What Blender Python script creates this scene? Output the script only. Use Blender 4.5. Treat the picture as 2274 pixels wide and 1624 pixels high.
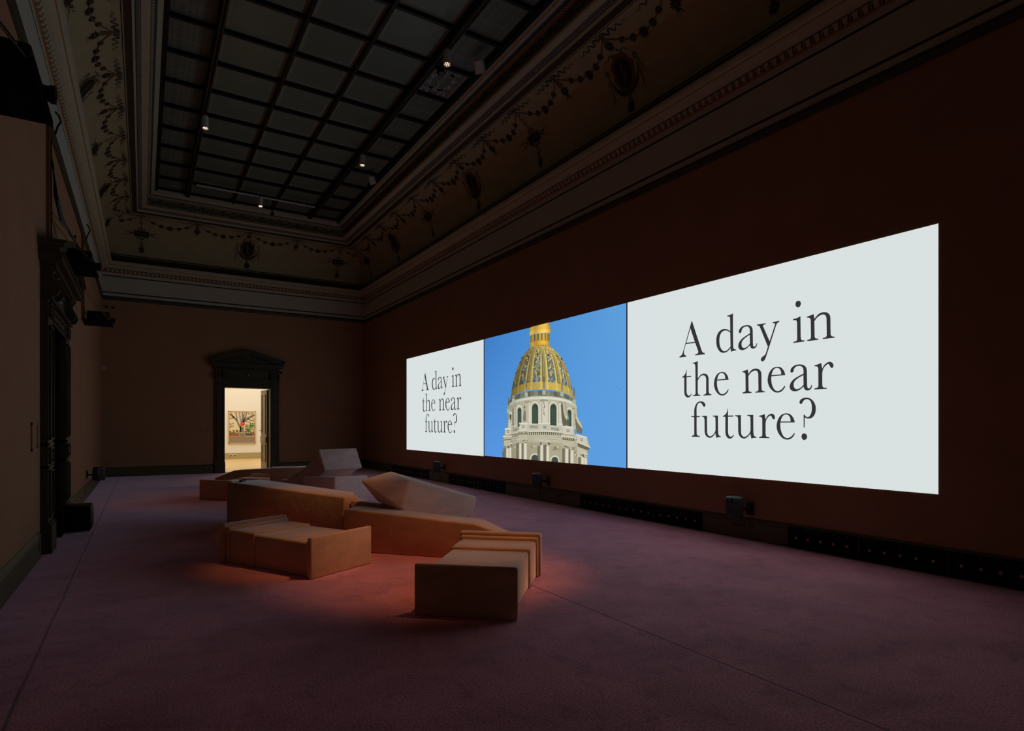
import bpy, bmesh, math, random
from mathutils import Vector, Matrix
for o in list(bpy.data.objects): bpy.data.objects.remove(o, do_unlink=True)
C = bpy.context.scene.collection
SC = bpy.context.scene
R_ = math.radians
random.seed(7)

# ---------------------------------------------------------------- camera
cam_d = bpy.data.cameras.new('camera'); cam = bpy.data.objects.new('camera', cam_d); C.objects.link(cam)
cam.location = (0, 0, 1.5); cam.rotation_euler = (R_(90), 0, -math.atan2(820, 1326))
cam_d.sensor_fit = 'HORIZONTAL'; cam_d.sensor_width = 36; cam_d.lens = 36*1326/2274
cam_d.shift_y = (947-812)/2274; cam_d.clip_start = .05; cam_d.clip_end = 100
SC.camera = cam
# ---------------------------------------------------------------- world, exposure
w = bpy.data.worlds.new('world'); SC.world = w; w.use_nodes = True
w.node_tree.nodes['Background'].inputs[0].default_value = (.01, .012, .015, 1)
w.node_tree.nodes['Background'].inputs[1].default_value = .2
SC.view_settings.view_transform = 'Standard'; SC.view_settings.look = 'None'
SC.view_settings.exposure = 0.0; SC.view_settings.gamma = 1.0; SC.view_settings.use_curve_mapping = False
# screens: the projected light that fills the room
SCREEN_WHITE = (.70, .755, .75)
SPOT_W = 1200.0; SPOT_COL = (1, .47, .17)
FAR_ROOM_W = 285.0
FX, FY = 3.3, 9.0   # rough middle of the room

# ---------------------------------------------------------------- room numbers
XL, XR, YB, YF = -1.02, 6.843, 21.24, -3.0
SX = 6.84                                        # plane of the projected images

# ---------------------------------------------------------------- materials
MATS = {}
def mat(name, col, rough=.8, metal=0, var=0., vscale=8., bump=0., bscale=60., emis=None, estr=0, sheen=0, spec=.3, col2=None, detail=4):
    if name in MATS: return MATS[name]
    m = bpy.data.materials.new(name); m.use_nodes = True; MATS[name] = m
    nt = m.node_tree; b = nt.nodes['Principled BSDF']
    b.inputs['Base Color'].default_value = (*col, 1); b.inputs['Roughness'].default_value = rough
    b.inputs['Metallic'].default_value = metal; b.inputs['Specular IOR Level'].default_value = spec
    if sheen:
        b.inputs['Sheen Weight'].default_value = sheen; b.inputs['Sheen Roughness'].default_value = .5
    tc = nt.nodes.new('ShaderNodeTexCoord')
    if var or col2:
        n = nt.nodes.new('ShaderNodeTexNoise'); n.inputs['Scale'].default_value = vscale; n.inputs['Detail'].default_value = detail
        nt.links.new(tc.outputs['Object'], n.inputs['Vector'])
        r = nt.nodes.new('ShaderNodeValToRGB'); nt.links.new(n.outputs['Fac'], r.inputs[0])
        c2 = col2 or tuple(c*(1+var) for c in col); c1 = tuple(c*(1-var) for c in col)
        r.color_ramp.elements[0].position = .32; r.color_ramp.elements[1].position = .68
        r.color_ramp.elements[0].color = (*c1, 1); r.color_ramp.elements[1].color = (*c2, 1)
        nt.links.new(r.outputs[0], b.inputs['Base Color'])
    if bump:
        n = nt.nodes.new('ShaderNodeTexNoise'); n.inputs['Scale'].default_value = bscale; n.inputs['Detail'].default_value = 3
        nt.links.new(tc.outputs['Object'], n.inputs['Vector'])
        bp = nt.nodes.new('ShaderNodeBump'); bp.inputs['Strength'].default_value = bump; bp.inputs['Distance'].default_value = .01
        nt.links.new(n.outputs['Fac'], bp.inputs['Height']); nt.links.new(bp.outputs[0], b.inputs['Normal'])
    if emis:
        b.inputs['Emission Color'].default_value = (*emis, 1); b.inputs['Emission Strength'].default_value = estr
    return m
def emat(name, col, k=1.0):
    if name in MATS: return MATS[name]
    m = bpy.data.materials.new(name); m.use_nodes = True; MATS[name] = m
    nt = m.node_tree; b = nt.nodes['Principled BSDF']
    b.inputs['Base Color'].default_value = (.0, .0, .0, 1); b.inputs['Roughness'].default_value = 1; b.inputs['Specular IOR Level'].default_value = 0
    b.inputs['Emission Color'].default_value = (*col, 1); b.inputs['Emission Strength'].default_value = k
    return m
def vcol_mat(name, emission):
    m = bpy.data.materials.new(name); m.use_nodes = True; MATS[name] = m
    nt = m.node_tree; b = nt.nodes['Principled BSDF']
    a = nt.nodes.new('ShaderNodeVertexColor'); a.layer_name = 'Col'
    if emission:
        b.inputs['Base Color'].default_value = (0, 0, 0, 1); b.inputs['Specular IOR Level'].default_value = 0; b.inputs['Roughness'].default_value = 1
        nt.links.new(a.outputs[0], b.inputs['Emission Color']); b.inputs['Emission Strength'].default_value = emission
    else:
        nt.links.new(a.outputs[0], b.inputs['Base Color']); b.inputs['Roughness'].default_value = .5
    return m
def s2l(*c):
    return tuple(((x/255)/12.92 if x/255 <= .04045 else ((x/255+.055)/1.055)**2.4) for x in c)

M_wall = mat('terracotta wall paint', (.37, .215, .125), .9, var=.05, vscale=2, bump=.05, bscale=180, spec=.1)
M_dark = mat('dark olive painted woodwork', (.062, .056, .030), .5, var=.2, vscale=6, spec=.25)
M_skirt = mat('olive brown skirting paint', (.095, .085, .042), .5, var=.12, vscale=3, spec=.4)
M_black = mat('black', (.006, .006, .006), .45, spec=.4)
M_blackm = mat('matt black', (.004, .004, .004), .8, spec=.1)
M_cream = mat('cream cove paint', (.39, .35, .19), .8, var=.05, vscale=3, spec=.2)
M_frz = mat('pale grey frieze paint', (.50, .49, .40), .8, var=.03, vscale=3, spec=.2)
M_crn = mat('cream cornice plaster', (.43, .40, .27), .7, var=.05, vscale=5, spec=.3)
M_line = mat('dark green painted line', (.035, .04, .028), .8)
M_gold = mat('gilt line', (.30, .16, .035), .6, metal=.1)
M_brown = mat('dark brown painted band', (.055, .033, .018), .7)
M_ink = mat('black painted line', (.012, .010, .008), .8)
M_blue = mat('dull blue painted line', (.05, .075, .11), .7)
M_rust = mat('rust red painted line', (.16, .06, .03), .7)
M_olive = mat('olive painted frieze', (.20, .195, .11), .7, var=.1)
M_beadm = mat('grey bead moulding', (.19, .19, .18), .6)
M_garl = mat('garland ink', (.022, .018, .012), .8)
M_garg = mat('garland ochre', (.16, .085, .022), .8)
M_garb = mat('garland ribbon', (.06, .065, .06), .8)
M_frame = mat('black steel laylight bars', (.004, .004, .004), .5)
M_white = mat('white powder coated metal', (.72, .72, .70), .45)
M_steel = mat('steel', (.45, .45, .45), .3, metal=1)
M_led = emat('lit spotlight diode', (1, .86, .62), 3)
M_conduit = mat('terracotta painted conduit', (.22, .085, .045), .6)
M_lens = mat('coated projector lens', (.01, .03, .05), .05, spec=.8)
M_brass = mat('dull brass rosette', (.60, .36, .18), .5)
M_socket = mat('brass socket plate', (.11, .075, .04), .4, metal=.5)
M_oldwhite = mat('white plastic', (.5, .5, .5), .5)
M_farwall = mat('cream far wall', (.86, .82, .74), .9, spec=.1)
M_farskirt = mat('olive ochre far skirting', (.46, .36, .17), .5)
M_oak = None
M_frameoak = mat('light oak picture frame', (.62, .42, .2), .5)
M_door = mat('varnished brown door', (.30, .24, .16), .4, var=.15, vscale=5, spec=.4)
M_coil = mat('grey cable', (.13, .15, .16), .5)
M_cone = mat('speaker cone', (.012, .013, .014), .6)
M_spk = mat('dark grey speaker shell', (.028, .033, .036), .45, spec=.4)

def suede(name, col, spec=.1):
    m = bpy.data.materials.new(name); m.use_nodes = True; nt = m.node_tree; b = nt.nodes['Principled BSDF']
    b.inputs['Roughness'].default_value = .65; b.inputs['Specular IOR Level'].default_value = .35
    b.inputs['Sheen Weight'].default_value = .8; b.inputs['Sheen Roughness'].default_value = .45
    b.inputs['Sheen Tint'].default_value = (1, .84, .80, 1)
    tc = nt.nodes.new('ShaderNodeTexCoord')
    mp = nt.nodes.new('ShaderNodeMapping'); mp.inputs['Scale'].default_value = (2.2, 2.2, 5.0)
    nt.links.new(tc.outputs['Object'], mp.inputs[0])
    n1 = nt.nodes.new('ShaderNodeTexNoise'); n1.inputs['Scale'].default_value = 1.7; n1.inputs['Detail'].default_value = 4; n1.inputs['Distortion'].default_value = .4
    nt.links.new(mp.outputs[0], n1.inputs['Vector'])
    r = nt.nodes.new('ShaderNodeValToRGB'); nt.links.new(n1.outputs['Fac'], r.inputs[0])
    r.color_ramp.elements[0].position = .34; r.color_ramp.elements[1].position = .66
    r.color_ramp.elements[0].color = (*[c*.88 for c in col], 1); r.color_ramp.elements[1].color = (*[min(1, c*1.07) for c in col], 1)
    nt.links.new(r.outputs[0], b.inputs['Base Color'])
    n2 = nt.nodes.new('ShaderNodeTexNoise'); n2.inputs['Scale'].default_value = 7; n2.inputs['Detail'].default_value = 6
    nt.links.new(tc.outputs['Object'], n2.inputs['Vector'])
    bp = nt.nodes.new('ShaderNodeBump'); bp.inputs['Strength'].default_value = .35; bp.inputs['Distance'].default_value = .02
    nt.links.new(n2.outputs['Fac'], bp.inputs['Height']); nt.links.new(bp.outputs[0], b.inputs['Normal'])
    return m
M_suede = suede('terracotta suede', (.52, .29, .175))
M_suede_lit = suede('screen-lit suede', (.78, .53, .48))  # same suede, made paler and pinker to carry the projections' light

def carpet():
    m = bpy.data.materials.new('dusty rose carpet'); m.use_nodes = True; nt = m.node_tree; b = nt.nodes['Principled BSDF']
    b.inputs['Roughness'].default_value = .8; b.inputs['Specular IOR Level'].default_value = .12
    b.inputs['Specular Tint'].default_value = (.95, .78, 1, 1)
    b.inputs['Sheen Weight'].default_value = 1.0; b.inputs['Sheen Roughness'].default_value = .28
    b.inputs['Sheen Tint'].default_value = (.95, .76, 1, 1)
    L = nt.links.new; N = nt.nodes.new
    tc = N('ShaderNodeTexCoord')
    n1 = N('ShaderNodeTexNoise'); n1.inputs['Scale'].default_value = 1.6; n1.inputs['Detail'].default_value = 6; n1.inputs['Distortion'].default_value = .6
    L(tc.outputs['Object'], n1.inputs['Vector'])
    r = N('ShaderNodeValToRGB'); L(n1.outputs['Fac'], r.inputs[0])
    r.color_ramp.elements[0].position = .30; r.color_ramp.elements[1].position = .62
    r.color_ramp.elements[0].color = (.66, .24, .32, 1); r.color_ramp.elements[1].color = (.90, .34, .45, 1)
    n3 = N('ShaderNodeTexNoise'); n3.inputs['Scale'].default_value = 70; n3.inputs['Detail'].default_value = 2
    L(tc.outputs['Object'], n3.inputs['Vector'])
    mx = N('ShaderNodeMix'); mx.data_type = 'RGBA'; mx.blend_type = 'MULTIPLY'; mx.inputs['Factor'].default_value = 1
    r3 = N('ShaderNodeValToRGB'); L(n3.outputs['Fac'], r3.inputs[0]); r3.color_ramp.elements[0].position = .3; r3.color_ramp.elements[1].position = .7; r3.color_ramp.elements[0].color = (.62, .62, .62, 1); r3.color_ramp.elements[1].color = (1.2, 1.2, 1.2, 1)
    n6 = N('ShaderNodeTexNoise'); n6.inputs['Scale'].default_value = 5.5; n6.inputs['Detail'].default_value = 4; n6.inputs['Distortion'].default_value = .8; L(tc.outputs['Object'], n6.inputs['Vector'])
    r6 = N('ShaderNodeValToRGB'); L(n6.outputs['Fac'], r6.inputs[0]); r6.color_ramp.elements[0].position = .30; r6.color_ramp.elements[1].position = .46; r6.color_ramp.elements[0].color = (.80, .76, .76, 1); r6.color_ramp.elements[1].color = (1, 1, 1, 1)
    mx6 = N('ShaderNodeMix'); mx6.data_type = 'RGBA'; mx6.blend_type = 'MULTIPLY'; mx6.inputs['Factor'].default_value = 1; L(r.outputs[0], mx6.inputs[6]); L(r6.outputs[0], mx6.inputs[7])
    L(mx6.outputs[2], mx.inputs[6]); L(r3.outputs[0], mx.inputs[7])
    # seams where the carpet strips meet, along the room
    sx = N('ShaderNodeSeparateXYZ'); L(tc.outputs['Object'], sx.inputs[0])
    wob = N('ShaderNodeTexNoise'); wob.inputs['Scale'].default_value = 1.2; L(tc.outputs['Object'], wob.inputs['Vector'])
    def seam(x0):
        a = N('ShaderNodeMath'); a.operation = 'SUBTRACT'; L(sx.outputs[0], a.inputs[0]); a.inputs[1].default_value = x0
        w_ = N('ShaderNodeMath'); w_.operation = 'MULTIPLY_ADD'; L(wob.outputs['Fac'], w_.inputs[0]); w_.inputs[1].default_value = .02; L(a.outputs[0], w_.inputs[2])
        ab = N('ShaderNodeMath'); ab.operation = 'ABSOLUTE'; L(w_.outputs[0], ab.inputs[0])
        s = N('ShaderNodeMapRange'); L(ab.outputs[0], s.inputs[0]); s.inputs[1].default_value = .0; s.inputs[2].default_value = .015; s.inputs[3].default_value = 0; s.inputs[4].default_value = 1
        return s
    s1, s2 = seam(3.13), seam(-.58)
    mn = N('ShaderNodeMath'); mn.operation = 'MINIMUM'; L(s1.outputs[0], mn.inputs[0]); L(s2.outputs[0], mn.inputs[1])
    mr = N('ShaderNodeMapRange'); L(mn.outputs[0], mr.inputs[0]); mr.inputs[3].default_value = .30; mr.inputs[4].default_value = 1
    mx2 = N('ShaderNodeMix'); mx2.data_type = 'RGBA'; mx2.blend_type = 'MULTIPLY'; mx2.inputs['Factor'].default_value = 1
    L(mx.outputs[2], mx2.inputs[6]); L(mr.outputs[0], mx2.inputs[7]); L(mx2.outputs[2], b.inputs['Base Color'])
    # pile bump + slack wrinkles across the strips
    mp = N('ShaderNodeMapping'); mp.inputs['Scale'].default_value = (.8, 1.6, 1); L(tc.outputs['Object'], mp.inputs[0])
    n4 = N('ShaderNodeTexNoise'); n4.inputs['Scale'].default_value = 1.5; n4.inputs['Detail'].default_value = 3; n4.inputs['Distortion'].default_value = .3; L(mp.outputs[0], n4.inputs['Vector'])
    ad = N('ShaderNodeMath'); ad.operation = 'MULTIPLY_ADD'; L(n3.outputs['Fac'], ad.inputs[0]); ad.inputs[1].default_value = .22; 
    ad2 = N('ShaderNodeMath'); ad2.operation = 'MULTIPLY_ADD'; L(mn.outputs[0], ad2.inputs[0]); ad2.inputs[1].default_value = .15; L(n4.outputs['Fac'], ad2.inputs[2])
    L(ad2.outputs[0], ad.inputs[2])
    bp = N('ShaderNodeBump'); bp.inputs['Strength'].default_value = .5; bp.inputs['Distance'].default_value = .04
    L(ad.outputs[0], bp.inputs['Height']); L(bp.outputs[0], b.inputs['Normal'])
    return m
M_carpet = carpet()
def oak():
    m = bpy.data.materials.new('oak boards'); m.use_nodes = True; nt = m.node_tree; b = nt.nodes['Principled BSDF']
    b.inputs['Roughness'].default_value = .38
    tc = nt.nodes.new('ShaderNodeTexCoord'); mp = nt.nodes.new('ShaderNodeMapping'); mp.inputs['Scale'].default_value = (.5, 7, 1)
    nt.links.new(tc.outputs['Object'], mp.inputs[0])
    n = nt.nodes.new('ShaderNodeTexNoise'); n.inputs['Scale'].default_value = 2; n.inputs['Detail'].default_value = 4; nt.links.new(mp.outputs[0], n.inputs['Vector'])
    r = nt.nodes.new('ShaderNodeValToRGB'); nt.links.new(n.outputs['Fac'], r.inputs[0])
    r.color_ramp.elements[0].position = .3; r.color_ramp.elements[1].position = .7
    r.color_ramp.elements[0].color = (.60, .41, .17, 1); r.color_ramp.elements[1].color = (.78, .56, .27, 1)
    nt.links.new(r.outputs[0], b.inputs['Base Color'])
    return m
M_oak = oak()
def damask(name, c1, c2, sc):
    m = bpy.data.materials.new(name); m.use_nodes = True; nt = m.node_tree; b = nt.nodes['Principled BSDF']
    b.inputs['Roughness'].default_value = .5
    L = nt.links.new; N = nt.nodes.new
    tc = N('ShaderNodeTexCoord'); sp = N('ShaderNodeSeparateXYZ'); L(tc.outputs['Object'], sp.inputs[0])
    # mirrored scrollwork: sine lattice warped by voronoi petals
    def mth(op, a, b_=None):
        n = N('ShaderNodeMath'); n.operation = op
        for i, v in enumerate((a, b_)):
            if v is None: continue
            if isinstance(v, (int, float)): n.inputs[i].default_value = v
            else: L(v, n.inputs[i])
        return n.outputs[0]
    x = mth('MULTIPLY', sp.outputs[0], sc); y = mth('MULTIPLY', sp.outputs[1], sc)
    ax = mth('ABSOLUTE', mth('SINE', x)); ay = mth('SINE', y)
    f1 = mth('SINE', mth('MULTIPLY', mth('ADD', ax, ay), 4.5)); f2 = mth('COSINE', mth('MULTIPLY', mth('SUBTRACT', ax, mth('MULTIPLY', ay, .8)), 6.0))
    f = mth('MULTIPLY', f1, f2)
    g = mth('GREATER_THAN', f, .12)
    mx = N('ShaderNodeMix'); mx.data_type = 'RGBA'; L(g, mx.inputs['Factor'])
    mx.inputs[6].default_value = (*c1, 1); mx.inputs[7].default_value = (*c2, 1)
    L(mx.outputs[2], b.inputs['Base Color'])
    return m
M_glass = mat('frosted laylight glass', (.135, .175, .135), .35, var=.06, vscale=1.2, spec=.3)
M_glassb = mat('etched border glass', (.21, .235, .17), .45, spec=.3)
M_glassd = damask('etched patterned glass', (.11, .14, .11), (.16, .185, .145), 9.5)
M_glasso = mat('pale etched scrollwork', (.42, .40, .43), .5)

# ---------------------------------------------------------------- mesh builder
class MB:
    def __init__(s): s.v = []; s.f = []; s.m = []; s.c = []
    def poly(s, pts, m=0, col=None):
        i = len(s.v); s.v += [tuple(p) for p in pts]; s.f.append(tuple(range(i, i+len(pts)))); s.m.append(m); s.c.append(col)
    def hexa(s, p, m=0):       # p: 4 bottom, 4 top
        i = len(s.v); s.v += [tuple(q) for q in p]
        for f in ((3, 2, 1, 0), (4, 5, 6, 7), (0, 1, 5, 4), (1, 2, 6, 5), (2, 3, 7, 6), (3, 0, 4, 7)):
            s.f.append(tuple(i+k for k in f)); s.m.append(m); s.c.append(None)
    def box(s, x0, x1, y0, y1, z0, z1, m=0, M=None):
        p = [(x0, y0, z0), (x1, y0, z0), (x1, y1, z0), (x0, y1, z0), (x0, y0, z1), (x1, y0, z1), (x1, y1, z1), (x0, y1, z1)]
        if M: p = [M @ Vector(q) for q in p]
        s.hexa(p, m)
    def prism(s, poly, d0, d1, f, m=0):   # poly 2D; f(a,b,d)->3D
        n = len(poly); i = len(s.v)
        s.v += [tuple(f(a, b, d0)) for a, b in poly] + [tuple(f(a, b, d1)) for a, b in poly]
        s.f.append(tuple(i+k for k in range(n-1, -1, -1))); s.f.append(tuple(i+n+k for k in range(n)))
        for k in range(n): s.f.append((i+k, i+(k+1) % n, i+n+(k+1) % n, i+n+k))
        s.m += [m]*(n+2); s.c += [None]*(n+2)
    def tube(s, pts, r, n=8, m=0, close=True):
        pts = [Vector(p) for p in pts]; base = len(s.v); prev = None
        for k, p in enumerate(pts):
            d = (pts[min(k+1, len(pts)-1)]-pts[max(k-1, 0)]).normalized()
            a = d.orthogonal().normalized() if prev is None else (prev-d*prev.dot(d)).normalized()
            prev = a; b = d.cross(a); rr = r[k] if isinstance(r, (list, tuple)) else r
            for q in range(n):
                t = 2*math.pi*q/n; s.v.append(tuple(p+a*math.cos(t)*rr+b*math.sin(t)*rr))
        for k in range(len(pts)-1):
            for q in range(n):
                s.f.append((base+k*n+q, base+k*n+(q+1) % n, base+(k+1)*n+(q+1) % n, base+(k+1)*n+q)); s.m.append(m); s.c.append(None)
        if close:
            s.f.append(tuple(base+q for q in range(n-1, -1, -1))); s.f.append(tuple(base+(len(pts)-1)*n+q for q in range(n)))
            s.m += [m, m]; s.c += [None, None]
    def ball(s, c, r, m=0, n=10, sq=(1, 1, 1)):
        c = Vector(c); base = len(s.v); R = n//2
        for i in range(R+1):
            th = math.pi*i/R
            for j in range(n):
                ph = 2*math.pi*j/n
                s.v.append((c.x+r*sq[0]*math.sin(th)*math.cos(ph), c.y+r*sq[1]*math.sin(th)*math.sin(ph), c.z+r*sq[2]*math.cos(th)))
        for i in range(R):
            for j in range(n):
                s.f.append((base+i*n+j, base+(i+1)*n+j, base+(i+1)*n+(j+1) % n, base+i*n+(j+1) % n)); s.m.append(m); s.c.append(None)
    def build(s, name, mats, parent=None, loc=None, bevel=0, seg=2, smooth=False, M=None):
        me = bpy.data.meshes.new(name)
        vs = [tuple(M @ Vector(v)) for v in s.v] if M else s.v
        me.from_pydata(vs, [], s.f)
        mats = mats if isinstance(mats, (list, tuple)) else [mats]
        for m in mats: me.materials.append(m)
        for p, mi in zip(me.polygons, s.m): p.material_index = mi
        if any(c is not None for c in s.c):
            ca = me.color_attributes.new('Col', 'FLOAT_COLOR', 'CORNER')
            li = 0
            for p, c in zip(me.polygons, s.c):
                for k in range(p.loop_total):
                    cc = c[k] if (c and isinstance(c[0], (tuple, list))) else (c or (0, 0, 0))
                    ca.data[p.loop_start+k].color = (*cc, 1)
        else:
            bm = bmesh.new(); bm.from_mesh(me)
            bmesh.ops.remove_doubles(bm, verts=bm.verts, dist=1e-5)
            if bevel:
                ed = [e for e in bm.edges if len(e.link_faces) == 2 and e.calc_face_angle(0) > .35]
                bmesh.ops.bevel(bm, geom=ed, offset=bevel, segments=seg, profile=.5, affect='EDGES', clamp_overlap=True)
            bmesh.ops.recalc_face_normals(bm, faces=bm.faces)
            bm.to_mesh(me); bm.free()
            if smooth or bevel:
                for p in me.polygons: p.use_smooth = True
                try: me.set_sharp_from_angle(angle=R_(35))
                except Exception: pass
        o = bpy.data.objects.new(name, me); C.objects.link(o)
        if loc: o.location = loc
        if parent: o.parent = parent
        return o
def empty(name, loc=(0, 0, 0), rz=0, rot=None):
    o = bpy.data.objects.new(name, None); C.objects.link(o); o.location = loc
    o.rotation_euler = rot or (0, 0, rz); o.empty_display_size = .1
    return o
def tag(o, label, cat, group=None):
    o['label'] = label; o['category'] = cat
    if group: o['group'] = group
    return o
def struct(o): o['kind'] = 'structure'; return o
def copy_tree(o, parent=None):
    c = o.copy(); C.objects.link(c)
    if parent: c.parent = parent
    for ch in list(o.children): copy_tree(ch, c)
    return c

# serif letter outlines, units of half a millimetre; third number marks a corner
GLYPHS = {
 'A': ['463,1023,1;483,1020,1;834,124,1;873,68;917,44;954,33,1;949,0,1;597,3,1;595,35,1;651,40;698,60;709,103;690,158,1;600,370,1;244,374,1;186,203;173,123;192,76;227,44;271,32,1;268,0,1;0,0,1;0,32,1;56,53;103,94;133,146,1', '418,819,1;583,404,1;264,410,1'],
 'd': ['559,1018,1;559,551,1;568,106;579,60;611,36;660,25,1;658,-1,1;568,-7;490,-22,1;478,78,1;405,15;328,-18;239,-24;138,11;59,99;14,206;0,329;11,440;59,545;138,609;217,633;300,631;383,601;468,544,1;463,893,1;454,930;427,951;370,958,1;370,985,1;470,996', '468,505,1;394,557;317,584;239,578;172,539;129,471;110,381;108,307;121,203;161,106;217,44;278,17;339,24;405,61;478,125,1'],
 'a': ['17,489;24,533;61,581;124,622;207,637;295,633;367,609;417,567;443,511;451,431,1;455,149,1;461,79;478,43;498,35;533,53;553,85;561,115,1;583,112,1;575,65;548,16;503,-9;453,-13;407,4;380,39;363,88,1;280,24;197,-11;114,-15;40,15;3,69;0,132;30,209;103,281;207,339;361,403,1;359,496;341,551;300,588;244,600;176,592;129,559;108,512;93,465;53,450;27,462', '359,365,1;249,316;166,264;119,212;105,155;114,92;140,53;181,36;238,44;295,71;363,132,1'],
 'y': ['0,607,1;257,606,1;255,578,1;207,571;185,548;197,507,1;373,126,1;527,529,1;527,550;494,567;455,576,1;455,603,1;646,608,1;646,579,1;607,566;577,538;555,495,1;289,-217,1;255,-300;216,-356;173,-375;133,-362;119,-330;129,-288;168,-253;216,-226;250,-196;270,-155,1;323,-11,1;99,504,1;69,556;40,571;2,577,1'],
 'i': ['196,635,1;201,218,1;205,106;215,63;245,40;302,32,1;302,1,1;7,0,1;7,31,1;61,35;96,52;107,88;108,155,1;105,470,1;99,516;81,548;53,559;0,560,1;0,591,1;81,600;141,615', '65,942;71,986;97,1015;141,1021;181,1004;205,963;205,929;189,883;161,862;129,861;93,879;71,907'],
 'n': ['171,632,1;188,514,1;240,572;300,617;368,637;439,634;501,613;545,574;571,527;580,461,1;585,118;590,75;609,48;640,34;679,29,1;678,0,1;394,3,1;394,32,1;439,34;475,50;489,81;490,117,1;485,447,1;478,513;453,560;416,582;372,584;315,567;255,533;188,456,1;194,119,1;198,75;213,50;240,36;285,30,1;285,0,1;7,0,1;7,33,1;52,36;87,52;99,88;100,124,1;95,470,1;91,514;75,545;48,561;0,571,1;0,596,1;79,612'],
 't': ['157,796,1;172,795,1;173,602,1;346,604,1;346,570,1;173,567,1;173,180,1;181,106;208,51;260,22;302,35;349,80,1;367,66,1;333,17;281,-21;218,-31;155,-8;107,44;88,110;83,185,1;83,568,1;0,571,1;0,594,1;70,626;118,676;144,732'],
 'h': ['184,1014,1;184,508,1;253,579;324,622;404,632;483,614;537,575;566,518;573,446,1;578,123;586,75;610,43;674,30,1;672,1,1;388,1,1;388,29,1;443,36;478,61;485,104,1;485,444,1;478,508;448,554;404,578;354,584;294,565;238,516;184,444,1;184,118;193,66;223,36;280,27,1;280,-1,1;0,-1,1;0,30,1;60,36;93,62;101,115,1;93,841,1;85,898;65,936;0,956,1;0,979,1;91,987'],
 'e': ['498,401,1;108,399,1;105,326;119,216;157,114;213,41;279,15;344,24;418,70;473,137,1;500,134,1;473,75;409,9;335,-22;260,-24;176,4;91,78;29,175;0,293;14,417;62,523;138,599;223,629;288,630;362,613;427,558;473,486', '112,430,1;138,510;176,569;232,600;279,600;335,573;372,516;384,430,1'],
 'r': ['166,627,1;191,485,1;238,564;302,614;370,632;427,608;458,565;461,519;442,487;417,485;391,504;370,547;346,577;321,579;270,545;223,488;198,412;194,330,1;196,93;207,56;233,34;300,31,1;300,0,1;2,2,1;2,34,1;51,39;87,58;96,99,1;94,462,1;89,514;62,546;0,557,1;0,584,1;89,599'],
 'f': ['106,142,1;105,571,1;0,577,1;0,608,1;105,609,1;105,761;118,837;154,922;215,991;286,1022;352,1026;422,1015;481,977;514,930;510,888;475,864;440,878;399,933;358,977;316,990;262,971;221,925;199,854;194,769,1;197,609,1;314,606,1;314,573,1;197,571,1;199,105;211,62;245,37;314,32,1;310,0,1;15,0,1;15,31,1;70,42;100,66;107,104'],
 'u': ['0,607,1;185,609,1;189,165;199,99;239,44;296,25;359,46;427,102;472,171;481,240,1;478,497;470,552;438,578;382,583,1;382,608,1;567,610,1;573,131;590,67;617,42;662,33,1;659,4,1;584,1;508,-20,1;474,110,1;405,33;336,-10;268,-20;199,-1;135,52;106,117;96,192,1;94,482;85,538;59,571;2,580,1'],
 '?': ['107,589,1;135,588,1;154,562;178,539;209,531;252,546;286,593;310,658;317,746;310,834;283,909;236,951;182,963;131,948;91,908;68,864;36,852;8,866;0,896;12,937;52,977;115,998;186,1001;256,987;325,944;379,876;413,787;417,715;405,627;367,555;310,508;240,492;182,502;137,525,1;135,278,1;109,278,1', '53,57;64,102;91,130;127,134;170,118;195,78;196,41;178,0;131,-27;91,-17;64,13'],
}
LINES = [('A',-6.286,2.529), ('d',-5.612,2.529), ('a',-5.248,2.529), ('y',-4.961,2.529), ('i',-4.450,2.529), ('n',-4.268,2.529), ('t',-6.235,1.939), ('h',-6.031,1.939), ('e',-5.652,1.939), ('n',-5.183,1.939), ('e',-4.803,1.939), ('a',-4.494,1.939), ('r',-4.173,1.939), ('f',-6.058,1.346), ('u',-5.865,1.346), ('t',-5.500,1.346), ('u',-5.298,1.346), ('r',-4.929,1.346), ('e',-4.675,1.346), ('?',-4.365,1.346)]

# ================================================================ SHELL
b = MB(); b.box(XL-.6, XR+.4, YF-.4, YB+.36, -.2, 0); struct(b.build('floor', M_carpet))
T = .36
b = MB(); D1 = (9.22, 10.82, 2.8)      # left doorway
b.box(XL-T, XL, YF-.4, D1[0], 0, 6.4); b.box(XL-T, XL, D1[1], YB+T, 0, 6.4); b.box(XL-T, XL, D1[0], D1[1], D1[2], 6.4)
b.box(XL-T-.3, XL-T, D1[0]-.3, D1[1]+.3, 0, 3.2)
struct(b.build('wall_left', M_wall))
b = MB(); D2 = (2.235, 3.625, 2.76)    # back doorway
b.box(XL, D2[0], YB, YB+T, 0, 6.4); b.box(D2[1], XR, YB, YB+T, 0, 6.4); b.box(D2[0], D2[1], YB, YB+T, D2[2], 6.4)
struct(b.build('wall_back', M_wall))
b = MB(); b.box(XR, XR+T, YF-.4, YB+T, 0, 6.4); struct(b.build('wall_right', M_wall))
b = MB(); b.box(XL, XR, YF-.3, YF, 0, 6.4); struct(b.build('wall_front', M_wall))

def sweep(name, prof, mats):
    """prof: (inset, height, material index of the strip up to the next point); runs round the room"""
    b = MB()
    def ring(d, z): return [(XL+d, YF+d, z), (XR-d, YF+d, z), (XR-d, YB-d, z), (XL+d, YB-d, z)]
    for (d0, z0, m), (d1, z1, _) in zip(prof[:-1], prof[1:]):
        a, c = ring(d0, z0), ring(d1, z1)
        for k in range(4):
            j = (k+1) % 4; b.poly([a[k], a[j], c[j], c[k]], m)
    return b.build(name, mats)
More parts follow.
